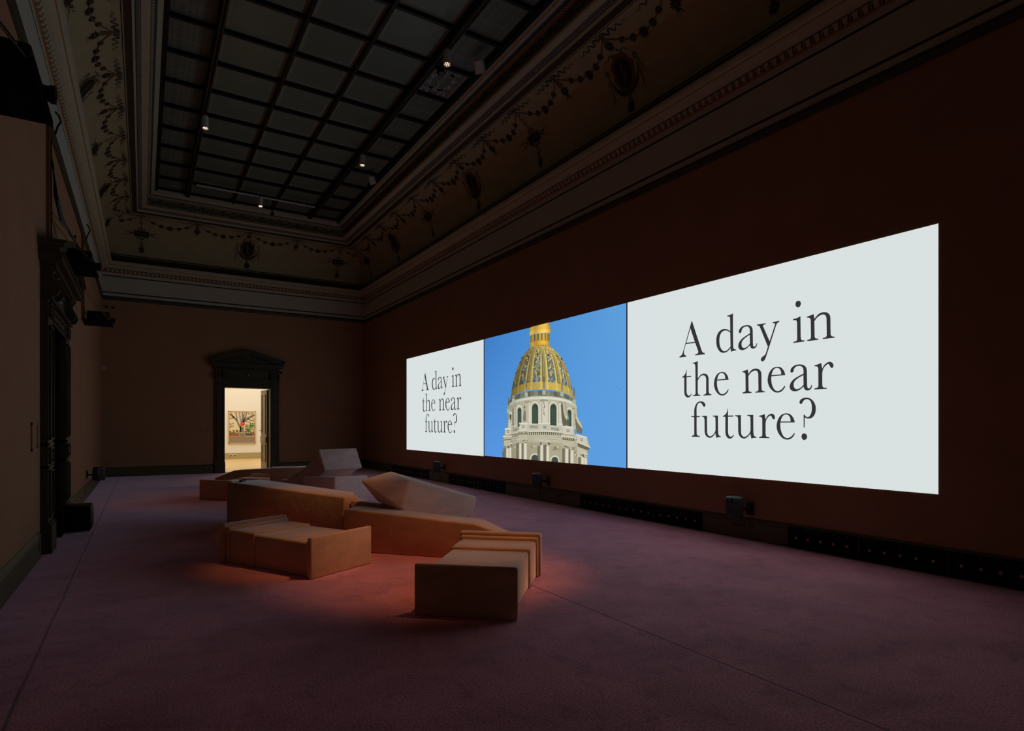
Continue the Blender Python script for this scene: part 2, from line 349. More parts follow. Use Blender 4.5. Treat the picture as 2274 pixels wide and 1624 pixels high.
# picture rail, frieze band and cornice
mats = [M_dark, M_frz, M_line, M_gold, M_rust, M_blue, M_crn, M_brown]
prof = [(0, 5.235, 0), (.035, 5.245, 0), (.05, 5.30, 0), (.03, 5.345, 0), (.012, 5.356, 1), (.012, 5.437, 2), (.012, 5.475, 1), (.012, 5.93, 2), (.012, 5.963, 1),
        (.012, 6.045, 3), (.03, 6.062, 4), (.045, 6.08, 4), (.056, 6.145, 5), (.064, 6.155, 6), (.075, 6.16, 6), (.115, 6.178, 6), (.155, 6.205, 6), (.185, 6.238, 3), (.20, 6.25, 6),
        (.228, 6.275, 6), (.245, 6.31, 6), (.250, 6.344, 6), (.235, 6.36, 6), (0, 6.37, 6)]
t1 = struct(sweep('trim_1', prof, mats))
# cove
mats = [M_cream, M_brown, M_ink]
prof = [(.0, 6.36, 1), (.0, 6.585, 0), (.0, 6.60, 2), (.0, 6.63, 0)]  # lowest band is dark paint with the cornice lip's shadow coloured in
N = 22
for k in range(N+1):
    t = R_(80.6)*k/N; prof.append((.85*(1-math.cos(t)), 6.63+1.08*math.sin(t)-.01*k/N, 0))
prof += [(.735, 7.690, 2), (.750, 7.691, 0), (.768, 7.694, 1), (.880, 7.715, 1)]
cove = struct(sweep('ceiling', prof, mats))
for p in cove.data.polygons: p.use_smooth = False
mats = [M_crn, M_brown, M_beadm, M_gold, M_olive, M_ink, M_blue, M_rust]
prof = [(.880, 7.715, 0), (.890, 7.735, 0), (.905, 7.742, 0), (.915, 7.765, 1), (.93, 7.768, 2), (.95, 7.785, 2), (.975, 7.79, 2), (.985, 7.80, 7), (1.0, 7.805, 0), (1.02, 7.812, 0), (1.10, 7.822, 0), (1.118, 7.845, 3), (1.132, 7.862, 4),
        (1.134, 8.085, 3), (1.145, 8.10, 5), (1.150, 8.105, 0), (1.165, 8.12, 0), (1.169, 8.155, 6), (1.222, 8.165, 0), (1.235, 8.18, 0), (1.265, 8.19, 0), (1.285, 8.225, 0), (1.305, 8.235, 0), (1.312, 8.29, 0), (1.325, 8.30, 5), (1.40, 8.34, 5)]
t2 = struct(sweep('trim_2', prof, mats))

# sides of the room as (side, from, to): point on a side at distance s along it, inset d, height z
def side_pt(side, s, d, z):
    return {'R': (XR-d, s, z), 'L': (XL+d, s, z), 'B': (s, YB-d, z)}[side]
RUN = {'R': (-2.2, YB), 'L': (-2.2, YB), 'B': (XL, XR)}
# egg and dart on the cornice, bead course on the upper moulding, dentils under the laylight
for side in 'RLB':
    b = MB(); s0, s1 = RUN[side]; s = s0+.15
    while s < s1-.12:
        for a, c, dd in ((-.035, .035, .022),):
            P = lambda u, d, z: side_pt(side, s+u, d, z)
            b.hexa([P(-.03, .03, 6.068), P(.03, .03, 6.068), P(.022, .062, 6.075), P(-.022, .062, 6.075), P(-.038, .04, 6.14), P(.038, .04, 6.14), P(.034, .082, 6.132), P(-.034, .082, 6.132)], 0)
            b.hexa([P(.052, .04, 6.075), P(.060, .04, 6.075), P(.060, .062, 6.08), P(.052, .062, 6.08), P(.05, .04, 6.14), P(.062, .04, 6.14), P(.062, .07, 6.136), P(.05, .07, 6.136)], 0)
        s += .112
    b.build('egg_and_dart', M_crn, parent=t1)
    b = MB(); s = s0+1.0
    while s < s1-1.0:
        b.box(*( [-.022, .022, -.01, .012] if 0 else [0, 0, 0, 0]), 0, 0) if 0 else None
        P = lambda u, d, z: side_pt(side, s+u, d, z)
        b.hexa([P(-.018, .935, 7.765), P(.018, .935, 7.765), P(.018, .972, 7.775), P(-.018, .972, 7.775), P(-.018, .935, 7.79), P(.018, .935, 7.79), P(.018, .972, 7.79), P(-.018, .972, 7.79)])
        s += .06
    b.build('bead_course', M_beadm, parent=t2)
    b = MB(); s = s0+1.2
    while s < s1-1.2:
        P = lambda u, d, z: side_pt(side, s+u, d, z)
        b.hexa([P(-.02, 1.13, 8.098), P(.02, 1.13, 8.098), P(.02, 1.18, 8.098), P(-.02, 1.18, 8.098), P(-.02, 1.13, 8.135), P(.02, 1.13, 8.135), P(.02, 1.18, 8.135), P(-.02, 1.18, 8.135)])
        s += .07
    b.build('dentil_course', M_crn, parent=t2)

# painted scroll pattern on the upper frieze
def strip(b, pts, wd, f, m=0, taper=False):
    wd = wd*1.45
    """flat ribbon of width wd along 2D pts, mapped by f(a,b)"""
    n = len(pts); L = []; Rr = []
    for k in range(n):
        x0, y0 = pts[max(k-1, 0)]; x1, y1 = pts[min(k+1, n-1)]
        dx, dy = x1-x0, y1-y0; l = math.hypot(dx, dy) or 1; ww = wd/2*(1-.8*k/(n-1) if taper else 1)
        L.append((pts[k][0]-dy/l*ww, pts[k][1]+dx/l*ww)); Rr.append((pts[k][0]+dy/l*ww, pts[k][1]-dx/l*ww))
    for k in range(n-1):
        b.poly([f(*L[k]), f(*L[k+1]), f(*Rr[k+1]), f(*Rr[k])], m)
for side in 'RLB':
    b = MB(); s0, s1 = RUN[side]; s = s0+1.45
    while s < s1-1.3:
        f = lambda a, c: side_pt(side, s+a, 1.140, 7.875+c)
        for sg in (-1, 1):
            strip(b, [(sg*x, y) for x, y in ((.015, .03), (.015, .13), (.10, .13), (.10, .06), (.055, .06), (.055, .095))], .014, f)
            strip(b, [(sg*(.10+.17*t), .05+.045*math.sin(t*6.3)+.02*t) for t in [k/10 for k in range(11)]], .014, f)
            strip(b, [(sg*(.20+.03*math.cos(a)), .09+.035*math.sin(a)) for a in [k*.6 for k in range(10)]], .010, f)
            b.poly([f(sg*.03, .135), f(sg*.075, .185), f(sg*.03, .17)]); b.poly([f(sg*.01, .135), f(sg*.02, .20), f(0, .155)])
            b.poly([f(sg*.235, .11), f(sg*.30, .17), f(sg*.25, .165)])
        b.poly([f(-.02, .14), f(0, .205), f(.02, .14)])
        s += .55
    b.build('painted_scrollwork', M_ink, parent=t2)

# painted garlands on the cove
def cove_map(side, s0):
    def f(a, down, off=.010):
        t = R_(77)-down/1.0; d = .85*(1-math.cos(t)); z = 6.63+1.08*math.sin(t)-.01*t/1.4
        nd, nz = 1.08*math.cos(t), -.85*math.sin(t); n = math.hypot(nd, nz)
        if t < 0: d, z, nd, nz, n = 0, 6.63+1.08*t, 1, 0, 1
        d += nd/n*off; z += nz/n*off
        return side_pt(side, s0+a, d, z)
    return f
def disc(b, f, cx, cy, ring, m, off, rings=5):
    n = len(ring)
    for q in range(rings):
        t0, t1 = q/rings, (q+1)/rings
        for k in range(n):
            (xa, ya), (xb, yb) = ring[k], ring[(k+1) % n]
            P = lambda x, y, t: f(cx+(x-cx)*t, cy+(y-cy)*t, off)
            b.poly([P(xa, ya, t0), P(xa, ya, t1), P(xb, yb, t1), P(xb, yb, t0)] if q else [P(xa, ya, t1), P(xb, yb, t1), f(cx, cy, off)], m)
def flower(b, f, x, y, r, core=True, n=13):
    pts = []
    for k in range(2*n):
        a = math.pi*k/n; rr = r*(1 if k % 2 == 0 else .58)*random.uniform(.85, 1.08)
        pts.append((x+rr*math.cos(a), y+rr*math.sin(a)))
    for k in range(2*n):
        p, q = pts[k], pts[(k+1) % (2*n)]; b.poly([f(x, y), f(*p), f(*q)], 0)
    if core: b.poly([f(x+r*.36*math.cos(a), y+r*.36*math.sin(a), .010) for a in [k*math.pi/4 for k in range(8)]], 1)
def ribbon(b, f, x, y, dx, dy, L, amp, wd=.024, m=2, waves=3.6):
    n = 26; px, py = -dy, dx
    strip(b, [(x+dx*L*t+px*amp*math.sin(t*waves*6.28)*(1-.5*t)*min(1, t*6), y+dy*L*t+py*amp*math.sin(t*waves*6.28)*(1-.5*t)*min(1, t*6)) for t in [k/n for k in range(n+1)]], wd, f, m, taper=True)
def bow(b, f):
    for sg in (-1, 1):
        strip(b, [(sg*(.045-.045*math.cos(a)), -.04*math.sin(a)-.02) for a in [k*.63 for k in range(11)]], .014, f, 2)
        ribbon(b, f, sg*.03, -.01, sg*.97, .10, .54, .068, .024)
    b.poly([f(.03*math.cos(a), .03*math.sin(a), .009) for a in [k*math.pi/4 for k in range(8)]], 1)
def drop(b, f, x, y, L, r):
    b.poly([f(x-.006, y), f(x+.006, y), f(x+r*.55, y+L*.45), f(x-r*.55, y+L*.45)], 1)
    flower(b, f, x, y+L*.66, r, True, 11); 
    for a in (-.5, 0, .5): strip(b, [(x, y+L*.8), (x+a*r*1.4, y+L*1.02)], .012, f, 0, True)
def motif(b, f, kind):
    bow(b, f)
    if kind == 'pendant':
        drop(b, f, 0, .02, .50, .11)
    elif kind == 'oval':
        drop(b, f, 0, .02, .31, .10)
        cy, ry, rx = .70, .235, .165
        ring = [(rx*1.42*(1+.08*math.sin(k*1.57))*math.cos(k*math.pi/16), cy+ry*1.32*(1+.05*math.sin(k*1.57))*math.sin(k*math.pi/16)) for k in range(32)]
        disc(b, f, 0, cy, ring, 1, .008)
        disc(b, f, 0, cy, [(rx*math.cos(k*math.pi/12), cy+ry*math.sin(k*math.pi/12)) for k in range(24)], 0, .014)
        strip(b, [(-.02, cy-.14), (.01, cy-.02), (-.01, cy+.06), (.02, cy+.16)], .03, lambda a, c: f(a, c, .020), 3)
        for sg in (-1, 1):
            ribbon(b, f, sg*.05, cy-.34, sg*.9, .25, .30, .03, .014, 2, 2.5)
            strip(b, [(sg*(.32+.03*math.cos(a)), cy-.12+.04*math.sin(a)) for a in [k*.7 for k in range(10)]], .012, f, 2)
            b.poly([f(sg*.31, cy-.08), f(sg*.345, cy+.25), f(sg*.36, cy+.42), f(sg*.325, cy+.25)], 2)
            ribbon(b, f, sg*.33, cy-.06, sg*.35, .93, .28, .022, .010, 2, 2.5)
        sash = [(.31*math.cos(math.pi*k/14), cy+.02+.33*math.sin(math.pi*k/14)) for k in range(15)]
        sash2 = [(.30*math.cos(math.pi*k/14), cy-.02+.28*math.sin(math.pi*k/14)) for k in range(15)]
        for k in range(14): b.poly([f(*sash[k]), f(*sash[k+1]), f(*sash2[k+1]), f(*sash2[k])], 2)
        drop(b, f, 0, cy+.34, .27, .11)
    else:
        strip(b, [(0, .03), (0, .52)], .012, f, 1)
        for y in (.14, .24, .34):
            for sg in (-1, 1): strip(b, [(0, y+.03), (sg*.05, y+.01), (sg*.06, y-.03)], .010, f, 0, True)
        cy = .70
        rc_ = lambda hx, hy: [(-hx, cy-hy), (0, cy-hy), (hx, cy-hy), (hx, cy), (hx, cy+hy), (0, cy+hy), (-hx, cy+hy), (-hx, cy)]
        disc(b, f, 0, cy, rc_(.20, .095), 1, .008)
        disc(b, f, 0, cy, rc_(.175, .07), 0, .014)
        for x in (-.09, 0, .09): b.poly([f(x+.03*math.cos(a), cy+.03*math.sin(a), .020) for a in [k*math.pi/3 for k in range(6)]], 3)
        for sg in (-1, 1):
            strip(b, [(sg*(.04+.05*math.cos(a)), cy-.14+.045*math.sin(a)) for a in [k*.7 for k in range(10)]], .012, f, 0)
            b.poly([f(sg*.2, cy), f(sg*.30, cy-.06), f(sg*.27, cy), f(sg*.30, cy+.06)], 1)
            ribbon(b, f, sg*.26, cy-.02, sg*.95, -.15, .24, .03, .012, 0, 2); ribbon(b, f, sg*.26, cy+.02, sg*.9, .35, .24, .025, .012, 0, 2)
            strip(b, [(sg*.12*t, cy+.13+.04*math.sin(t*7)) for t in [k/8 for k in range(9)]], .012, f, 0)
            strip(b, [(0, cy+.28), (sg*.07, cy+.27), (sg*.10, cy+.22)], .014, f, 0, True)
        strip(b, [(0, cy+.10), (0, cy+.36)], .012, f, 1)
        drop(b, f, 0, cy+.28, .27, .095)
def swag(b, f, L, lo=-9, hi=9):
    n = 6; prev = (.06, .03)
    P = lambda t: (t*L, .03+.36*(1-abs(2*t-1)**2.1))
    pts = [P(k/24) for k in range(25)]
    strip(b, [p for p in pts if lo < p[0] < hi], .016, f, 1)
    for k, t in enumerate((.2, .34, .5, .66, .80)):
        x, y = P(t)
        if lo < x < hi: flower(b, f, x, y, (.072, .082, .108, .082, .072)[k], k != 2)
kinds = ['oval', 'pendant', 'plaque', 'pendant']
M_fig = mat('painted grey figure', (.10, .10, .10), .8)
gm = [M_garl, M_garg, M_garb, M_fig]
for side in 'RL':
    y0 = 7.32 if side == 'R' else 7.28; L = 1.31
    for k in range(-4, 11):
        y = y0+k*L
        if y > YB-.75: continue
        b = MB(); f = cove_map(side, y)
        motif(b, f, kinds[k % 4]); swag(b, f, L, hi=(YB-.5-y))
        b.build('painted_garland', gm, parent=cove)
for k, kd in enumerate(['plaque', 'pendant', 'oval', 'pendant', 'plaque']):
    b = MB(); f = cove_map('B', -.03+1.467*k); motif(b, f, kd)
    if k < 4: swag(b, f, 1.467)
    else: swag(b, f, 1.467, hi=.5)
    if k == 0: swag(b, lambda a, c, o=.006, f=f: f(-a, c, o), 1.467, hi=.55)
    b.build('painted_garland', gm, parent=cove)

# ================================================================ LAYLIGHT
lay = struct(empty('window_1', (0, 0, 8.35)))
gx = [XL+1.325, 1.12, 2.34, 3.452, 4.60, XR-1.325]
gy = [YF+1.40]+[round(12.477+1.082*k, 3) for k in range(-12, 7)]+[YB-1.325]
gy = [y for y in gy if y > -1.7]
b = MB(); x0, x1, y0, y1 = gx[0], gx[-1], gy[0], gy[-1]
for i, x in enumerate(gx):
    wd = (.05, .055, .03, .03, .055, .05)[i]; dz = (.10, .13, .08, .08, .13, .10)[i]
    b.box(x-wd, x+wd, y0, y1, 8.35-dz, 8.45)
for j, y in enumerate(gy):
    wd = .055 if j in (0, len(gy)-1) else .032
    b.box(x0, x1, y-wd, y+wd, 8.30 if j else 8.27, 8.45)
b.build('laylight_bars', M_frame, parent=lay, M=Matrix.Translation((0, 0, -8.35)))
n = 0
for j in range(len(gy)-2, -1, -1):
    for i in range(5):
        if n >= 100: break
        xa, xb, ya, yb = gx[i]+.03, gx[i+1]-.03, gy[j]+.03, gy[j+1]-.03
        cx, cy = (xa+xb)/2, (ya+yb)/2; hx, hy = (xb-xa)/2, (yb-ya)/2
        b = MB(); odd = (i == 4 and abs(cy-10.9) < .4)
        if odd:
            b.poly([(-hx, -hy, .0), (hx, -hy, .0), (hx, hy, .0), (-hx, hy, .0)], 0); ms = [M_glasso]
            P3 = lambda a, c: (a, c, -.006)
            def sw(pts, wd): strip(b, pts, wd*2.2, P3, 3)
            iw = hx-.15
            for sy in (-1, 1):
                for sg in (-1, 1):
                    sw([(sg*iw*.75*math.sin(t), sy*(.30*math.cos(t)+.02)) for t in [q*.26 for q in range(7)]], .014)
                    sw([(sg*(iw*.60+.07*math.cos(t)*(1-t/9)), sy*(hy*.62+.07*math.sin(t)*(1-t/9))) for t in [q*.5 for q in range(12)]], .012)
                    sw([(sg*(.05+.10*t), sy*(hy*.42+.10*math.sin(t*3))) for t in [q/8 for q in range(9)]], .012)
                    for (u, v) in ((iw*.85, hy*.25), (iw*.45, hy*.88), (iw*.9, hy*.85), (.08, hy*.55)):
                        b.poly([P3(sg*u+.04*math.cos(t), sy*v+.05*math.sin(t)) for t in (0, 1.2, 2.5, 3.8, 5)], 3)
                for q in range(7):
                    a = q*.898; b.poly([P3(.05*math.cos(a+d_)*r_, sy*hy*.72+.05*math.sin(a+d_)*r_) for d_, r_ in ((0, .4), (.25, 1), (-.25, 1))], 3)
            for q in range(9):
                a = q*.698; b.poly([P3(.075*math.cos(a+d_)*r_, .075*math.sin(a+d_)*r_) for d_, r_ in ((0, .35), (.22, 1), (-.22, 1))], 3)
            sw([(0, -hy*.6), (0, -.09)], .008); sw([(0, .09), (0, hy*.6)], .008)
            for sg in (-1, 1):
                b.poly([(sg*hx, -hy, -.004), (sg*(hx-.13), -hy, -.004), (sg*(hx-.13), hy, -.004), (sg*hx, hy, -.004)], 1)
                for q in range(24):
                    yy = -hy+2*hy*(q+.5)/24; b.poly([(sg*(hx-.03), yy-.007, -.007), (sg*(hx-.10), yy-.007, -.007), (sg*(hx-.10), yy+.007, -.007), (sg*(hx-.03), yy+.007, -.007)], 2)
            ms = [M_glass, M_olive, M_glasso, M_glasso]
        else:
            bd = .10
            b.poly([(-hx+bd, -hy+bd, 0), (hx-bd, -hy+bd, 0), (hx-bd, hy-bd, 0), (-hx+bd, hy-bd, 0)], 0)
            o = [(-hx, -hy), (hx, -hy), (hx, hy), (-hx, hy)]; q = [(-hx+bd, -hy+bd), (hx-bd, -hy+bd), (hx-bd, hy-bd), (-hx+bd, hy-bd)]
            for k in range(4):
                l = (k+1) % 4; b.poly([(*o[k], 0), (*o[l], 0), (*q[l], 0), (*q[k], 0)], 1)
            ms = [M_glassd if (i in (0, 4) or j == len(gy)-2) else M_glass, M_glassb if not (i in (0, 4)) else M_glassd]
        p = b.build('glass_pane', ms, parent=lay, loc=(cx, cy, .02)); n += 1
        if odd: p['label'] = 'clear patterned pane with visible scrollwork'
b = MB(); b.box(XL-.4, XR+.4, YF-.4, YB+.4, 8.7, 8.8); struct(b.build('ceiling', M_blackm))

# ================================================================ SKIRTING
def skirt(name, segs, side, m=M_skirt):
    b = MB()
    for s0, s1 in segs:
        prof = [(0, 0), (.03, 0), (.03, .225), (.022, .235), (.028, .25), (.018, .272), (.006, .29), (0, .29)]
        for k in range(len(prof)-1):
            (d0, z0), (d1, z1) = prof[k], prof[k+1]
            b.poly([side_pt(side, s0, d0, z0), side_pt(side, s1, d0, z0), side_pt(side, s1, d1, z1), side_pt(side, s0, d1, z1)])
        for s in (s0, s1): b.poly([side_pt(side, s, d, z) for d, z in prof])
    return struct(b.build(name, m))
skirt('baseboard_left', [(YF, 8.68), (11.02, YB)], 'L')
skirt('baseboard_back', [(XL+.03, 1.955), (3.905, XR-.03)], 'B')
skirt('baseboard_right', [(YF, YB)], 'R')

# ================================================================ DOOR SURROUNDS
def surround(name, loc, rz, ih, ow, ch, top=2.76):
    root = struct(empty(name, loc, rz))     # local: x along wall, -y into the room, z up
    ms = [M_dark]
    for sg in (-1, 1):
        b = MB(); a0, a1 = sorted((sg*ih, sg*ow)); cx = (a0+a1)/2; hw = (a1-a0)/2
        b.box(a0, a1, -.075, 0, 0, 3.0); b.box(a0-.012, a1+.012, -.11, 0, 0, .33)
        b.box(a0-.006, a1+.006, -.095, 0, .33, .36)
        def panel(z0, z1, ins=.045):
            x0_, x1_ = a0+ins, a1-ins
            for (p, q, r, s_) in ((x0_, x0_+.02, z0, z1), (x1_-.02, x1_, z0, z1), (x0_, x1_, z0, z0+.02), (x0_, x1_, z1-.02, z1)): b.box(p, q, -.098, -.07, r, s_)
            if z1-z0 > .3: b.box(cx-.018, cx+.018, -.088, -.07, z0+.07, z1-.07)
            else: b.box(cx-.04, cx+.04, -.095, -.07, (z0+z1)/2-.04, (z0+z1)/2+.04)
        panel(.42, .98); b.box(a0, a1, -.09, 0, 1.0, 1.03); panel(1.05, 1.25); b.box(a0, a1, -.09, 0, 1.27, 1.30); panel(1.34, 2.70); panel(2.80, 2.97)
        b.build('pilaster', ms, parent=root)
        b = MB(); b.box(a0, a1, -.10, 0, 3.03, 3.34)
        for q in range(5): x = a0+.05+(2*hw-.10)*q/4; b.box(x-.012, x+.012, -.12, -.09, 3.08, 3.29)
        # scrolled console bracket
        pts = [(.10, 0), (.16, .02), (.19, .08), (.17, .15), (.13, .20), (.12, .28), (.15, .31), (.10, .31)]
        for x in (a0+.03, a1-.03):
            b.prism([(-d, 3.03+z) for d, z in pts], x-.028, x+.028, lambda p, q, d: (d, p, q))
        b.build('console_block', ms, parent=root)
    b = MB(); b.box(-ih, ih, -.06, 0, top, 3.0); b.box(-ih, ih, -.085, 0, top, top+.03); b.box(-ih+.04, ih-.04, -.08, 0, top+.07, top+.09); b.box(-ih+.04, ih-.04, -.08, 0, 2.93, 2.95)
    b.box(-ow-.02, ow+.02, -.115, 0, 3.0, 3.03)
    b.build('lintel', ms, parent=root)
    b = MB(); b.box(-ih, ih, -.06, 0, 3.03, 3.34)
    for (p, q, r, s_) in ((-ih+.05, ih-.05, 3.075, 3.09), (-ih+.05, ih-.05, 3.275, 3.29), (-ih+.05, -ih+.065, 3.075, 3.29), (ih-.065, ih-.05, 3.075, 3.29)): b.box(p, q, -.075, -.05, r, s_)
    fr = b.build('frieze', ms, parent=root)
    b = MB(); b.ball((0, -.055, 3.185), .085, n=16, sq=(.75, .55, 1)); b.tube([(.10*math.cos(a), -.062, 3.185+.115*math.sin(a)) for a in [k*math.pi/12 for k in range(25)]], .009, 6)
    b.build('oval_boss', mat('polished dark boss', (.07, .075, .07), .25, spec=.6), parent=fr, smooth=True)
    b = MB(); b.box(-ow-.03, ow+.03, -.13, 0, 3.34, 3.355); b.box(-ow-.045, ow+.045, -.15, 0, 3.40, 3.43); b.box(-ch+.06, ch-.06, -.22, 0, 3.43, 3.50); b.box(-ch+.02, ch-.02, -.245, 0, 3.50, 3.525)
    x = -ow-.02
    while x < ow: b.box(x, x+.045, -.155, -.0, 3.357, 3.398); x += .085
    b.build('cornice', ms, parent=root)
    b = MB(); zp = 4.0; z0 = 3.525
    th = .135
    for sg in (-1, 1):
        for (t0, t1, dep, cut) in ((0, .055, .20, .05), (.055, .105, .245, .01), (.105, th, .27, 0)):
            P = lambda xx, zz, dd: (sg*xx, -dd, zz)
            xo = ch-cut; sl = (zp-z0-th)/ch
            b.hexa([P(xo, z0+t0, 0), P(0, z0+t0+sl*ch, 0), P(0, z0+t0+sl*ch, dep), P(xo, z0+t0, dep), P(xo+.02, z0+t1, 0), P(0, z0+t1+sl*ch, 0), P(0, z0+t1+sl*ch, dep), P(xo+.02, z0+t1, dep)])
        k = .2
        while k < ch-.15:
            z = z0+(zp-z0-th)*(1-k/ch); b.box(sg*k-.022, sg*k+.022, -.17, -.04, z-.045, z+.0); k += .09
    b.prism([(-ch+.05, z0), (ch-.05, z0), (0, zp-th+.02)], 0, -.07, lambda p, q, d: (p, d, q))
    b.build('pediment', ms, parent=root)
    return root
d1 = surround('door_1', (XL, 10.02, 0), R_(90), .76, 1.19, 1.40)
d2 = surround('door_2', (2.93, YB, 0), 0, .69, .967, 1.13)
# closed dark leaves set back in the left doorway
b = MB(); M_rev = M_blackm
for x0_, x1_ in ((-.79, -.01), (.01, .79)):
    b.box(x0_, x1_, .28, .33, 0, 2.8)
    for z0_, z1_ in ((.25, 1.0), (1.2, 2.6)):
        for (p, q, r, s_) in ((x0_+.12, x0_+.15, z0_, z1_), (x1_-.15, x1_-.12, z0_, z1_), (x0_+.12, x1_-.12, z0_, z0_+.03), (x0_+.12, x1_-.12, z1_-.03, z1_)): b.box(p, q, .255, .29, r, s_)
b.build('door_leaf', M_black, parent=d1)
b = MB()
for sg in (-1, 1): b.box(min(sg*.76, sg*.80), max(sg*.76, sg*.80), 0, .34, 0, 2.8)
b.box(-.8, .8, 0, .34, 2.76, 2.8); b.build('door_lining', M_black, parent=d1)
# back doorway lining and the leaf that stands open into the next room
b = MB()
for sg in (-1, 1): b.box(min(sg*.69, sg*.70), max(sg*.69, sg*.70), 0, T+.02, 0, 2.76)
b.box(-.7, .7, 0, T+.02, 2.755, 2.765); b.build('door_lining', M_skirt, parent=d2)
lf = empty('door_leaf', (.66, .30, 0), R_(97)); lf.parent = d2
b = MB(); b.box(0, .66, -.025, .025, .01, 2.73)
for z0_, z1_ in ((.28, .88), (1.25, 2.58)):
    for sy in (-1, 1):
        for (p, q, r, s_) in ((.12, .145, z0_, z1_), (.515, .54, z0_, z1_), (.12, .54, z0_, z0_+.025), (.12, .54, z1_-.025, z1_)):
            b.box(p, q, min(sy*.025, sy*.042), max(sy*.025, sy*.042), r, s_)
lm = b.build('leaf_boards', M_door, parent=lf)
b = MB(); b.box(.02, .64, -.05, .05, .93, 1.15); b.box(.05, .61, -.058, .058, .97, 1.11); b.build('lock_rail', M_door, parent=lf)
b = MB(); b.tube([(.60, .03, 1.35), (.60, .09, 1.35), (.50, .09, 1.35)], .011, 8); b.tube([(.60, -.03, 1.35), (.60, -.09, 1.35), (.50, -.09, 1.35)], .011, 8); b.build('door_handle', M_brass, parent=lf, smooth=True)

# ================================================================ NEXT ROOM
FY1 = 30.0
b = MB(); b.box(-1.5, 9, YB+T, FY1+.3, -.2, 0.0); struct(b.build('floor', M_oak))
b = MB(); b.box(-1.5, 9, FY1, FY1+.3, 0, 5.5); struct(b.build('wall_far', M_farwall))
b = MB(); b.box(-1.8, -1.5, YB+T, FY1, 0, 5.5); struct(b.build('wall_far_left', M_farwall))
b = MB(); b.box(9, 9.3, YB+T, FY1, 0, 5.5); struct(b.build('wall_far_right', M_farwall))
b = MB(); b.box(-1.5, D2[0]-.01, YB+T, YB+T+.02, 0, 5.5); b.box(D2[1]+.01, 9, YB+T, YB+T+.02, 0, 5.5); b.box(D2[0]-.01, D2[1]+.01, YB+T, YB+T+.02, 2.77, 5.5); struct(b.build('wall_far_front', M_farwall))
b = MB(); b.box(-1.8, 9.3, YB+T, FY1+.3, 5.5, 5.6); struct(b.build('ceiling', M_farwall))
b = MB(); b.box(-1.5, 9, FY1-.03, FY1, 0, .255); b.box(-1.5, 9, FY1-.035, FY1, .255, .275); b.box(4.068, 4.072, FY1-.0315, FY1-.029, 0, .25); struct(b.build('baseboard_far', M_farskirt))
la = bpy.data.lights.new('gallery_light', 'AREA'); la.shape = 'RECTANGLE'; la.size = 7; la.size_y = 6; la.energy = FAR_ROOM_W; la.color = (1, .94, .82)
lo = bpy.data.objects.new('gallery_light', la); C.objects.link(lo); lo.location = (3.7, 26.2, 5.4)

# ================================================================ PROJECTED IMAGES
def smooth_contour(c, n=4):
    N = len(c); cor = [len(p) > 2 for p in c]; P = [Vector(p[:2]) for p in c]; out = []
    for i in range(N):
        j = (i+1) % N; out.append(P[i])
        if cor[i] and cor[j]: continue
        a, d = P[i], P[j]; L = (d-a).length
        tn = lambda p, q: (q-p).normalized()*L if (q-p).length else Vector((0, 0))
        ta = None if cor[i] else tn(P[i-1], d); tb = None if cor[j] else tn(a, P[(j+1) % N])
        if ta is None: ta = (d-a)*1.5-tb*.5
        if tb is None: tb = (d-a)*1.5-ta*.5
        for k in range(1, n):
            t = k/n
            out.append(a*(2*t**3-3*t*t+1)+ta*(t**3-2*t*t+t)+d*(-2*t**3+3*t*t)+tb*(t**3-t*t))
    return out
def lettering(parent, f):
    """the three lines of text as filled outlines, f maps design (x, z) to wall (y, z)"""
    cu = bpy.data.curves.new('lettering', 'CURVE'); cu.dimensions = '2D'; cu.fill_mode = 'BOTH'
    for ch, x0, z0 in LINES:
        for cs in GLYPHS[ch]:
            pts = [tuple(map(int, p.split(','))) for p in cs.split(';')]
            sm = smooth_contour(pts)
            sp = cu.splines.new('POLY'); sp.points.add(len(sm)-1); sp.use_cyclic_u = True
            for q, p in zip(sp.points, sm): q.co = (x0+p.x/2000, z0+p.y/2000, 0, 1)
    ob = bpy.data.objects.new('lettering', cu); C.objects.link(ob)
    bpy.context.view_layer.update()
    me = bpy.data.meshes.new_from_object(ob.evaluated_get(bpy.context.evaluated_depsgraph_get()))
    bpy.data.objects.remove(ob, do_unlink=True)
    for v in me.vertices:
        y, z = f(v.co.x, v.co.y); v.co = (-.004, y, z)
    me.materials.clear(); me.materials.append(emat('dark grey projected lettering', (.034, .034, .034)))
    o = bpy.data.objects.new('lettering', me); C.objects.link(o); o.parent = parent
    return o
M_scr = emat('white projected light', SCREEN_WHITE)
def screen(y0, y1, z0, z1, label):
    b = MB(); cx = (y0+y1)/2; b.box(SX, XR-.001, y0-cx, y1-cx, z0, z1, M=Matrix.Translation((-SX, 0, 0)))
    o = b.build('projected_image', M_scr, loc=(SX, cx, 0)); tag(o, label, 'projection', 'three projected images on the right wall'); return o
sA = screen(12.335, 17.167, .793, 3.548, 'small far white projection reading A day in the near future?')
sC = screen(2.868, 7.418, .812, 3.551, 'largest white projection nearest the viewer reading A day in the near future?')
lettering(sC, lambda x, z: (-x-(2.868+7.418)/2, z))
lettering(sA, lambda x, z: (-(-16.009+(x+6.288)*1.0737)-(12.325+17.167)/2, z-.011))

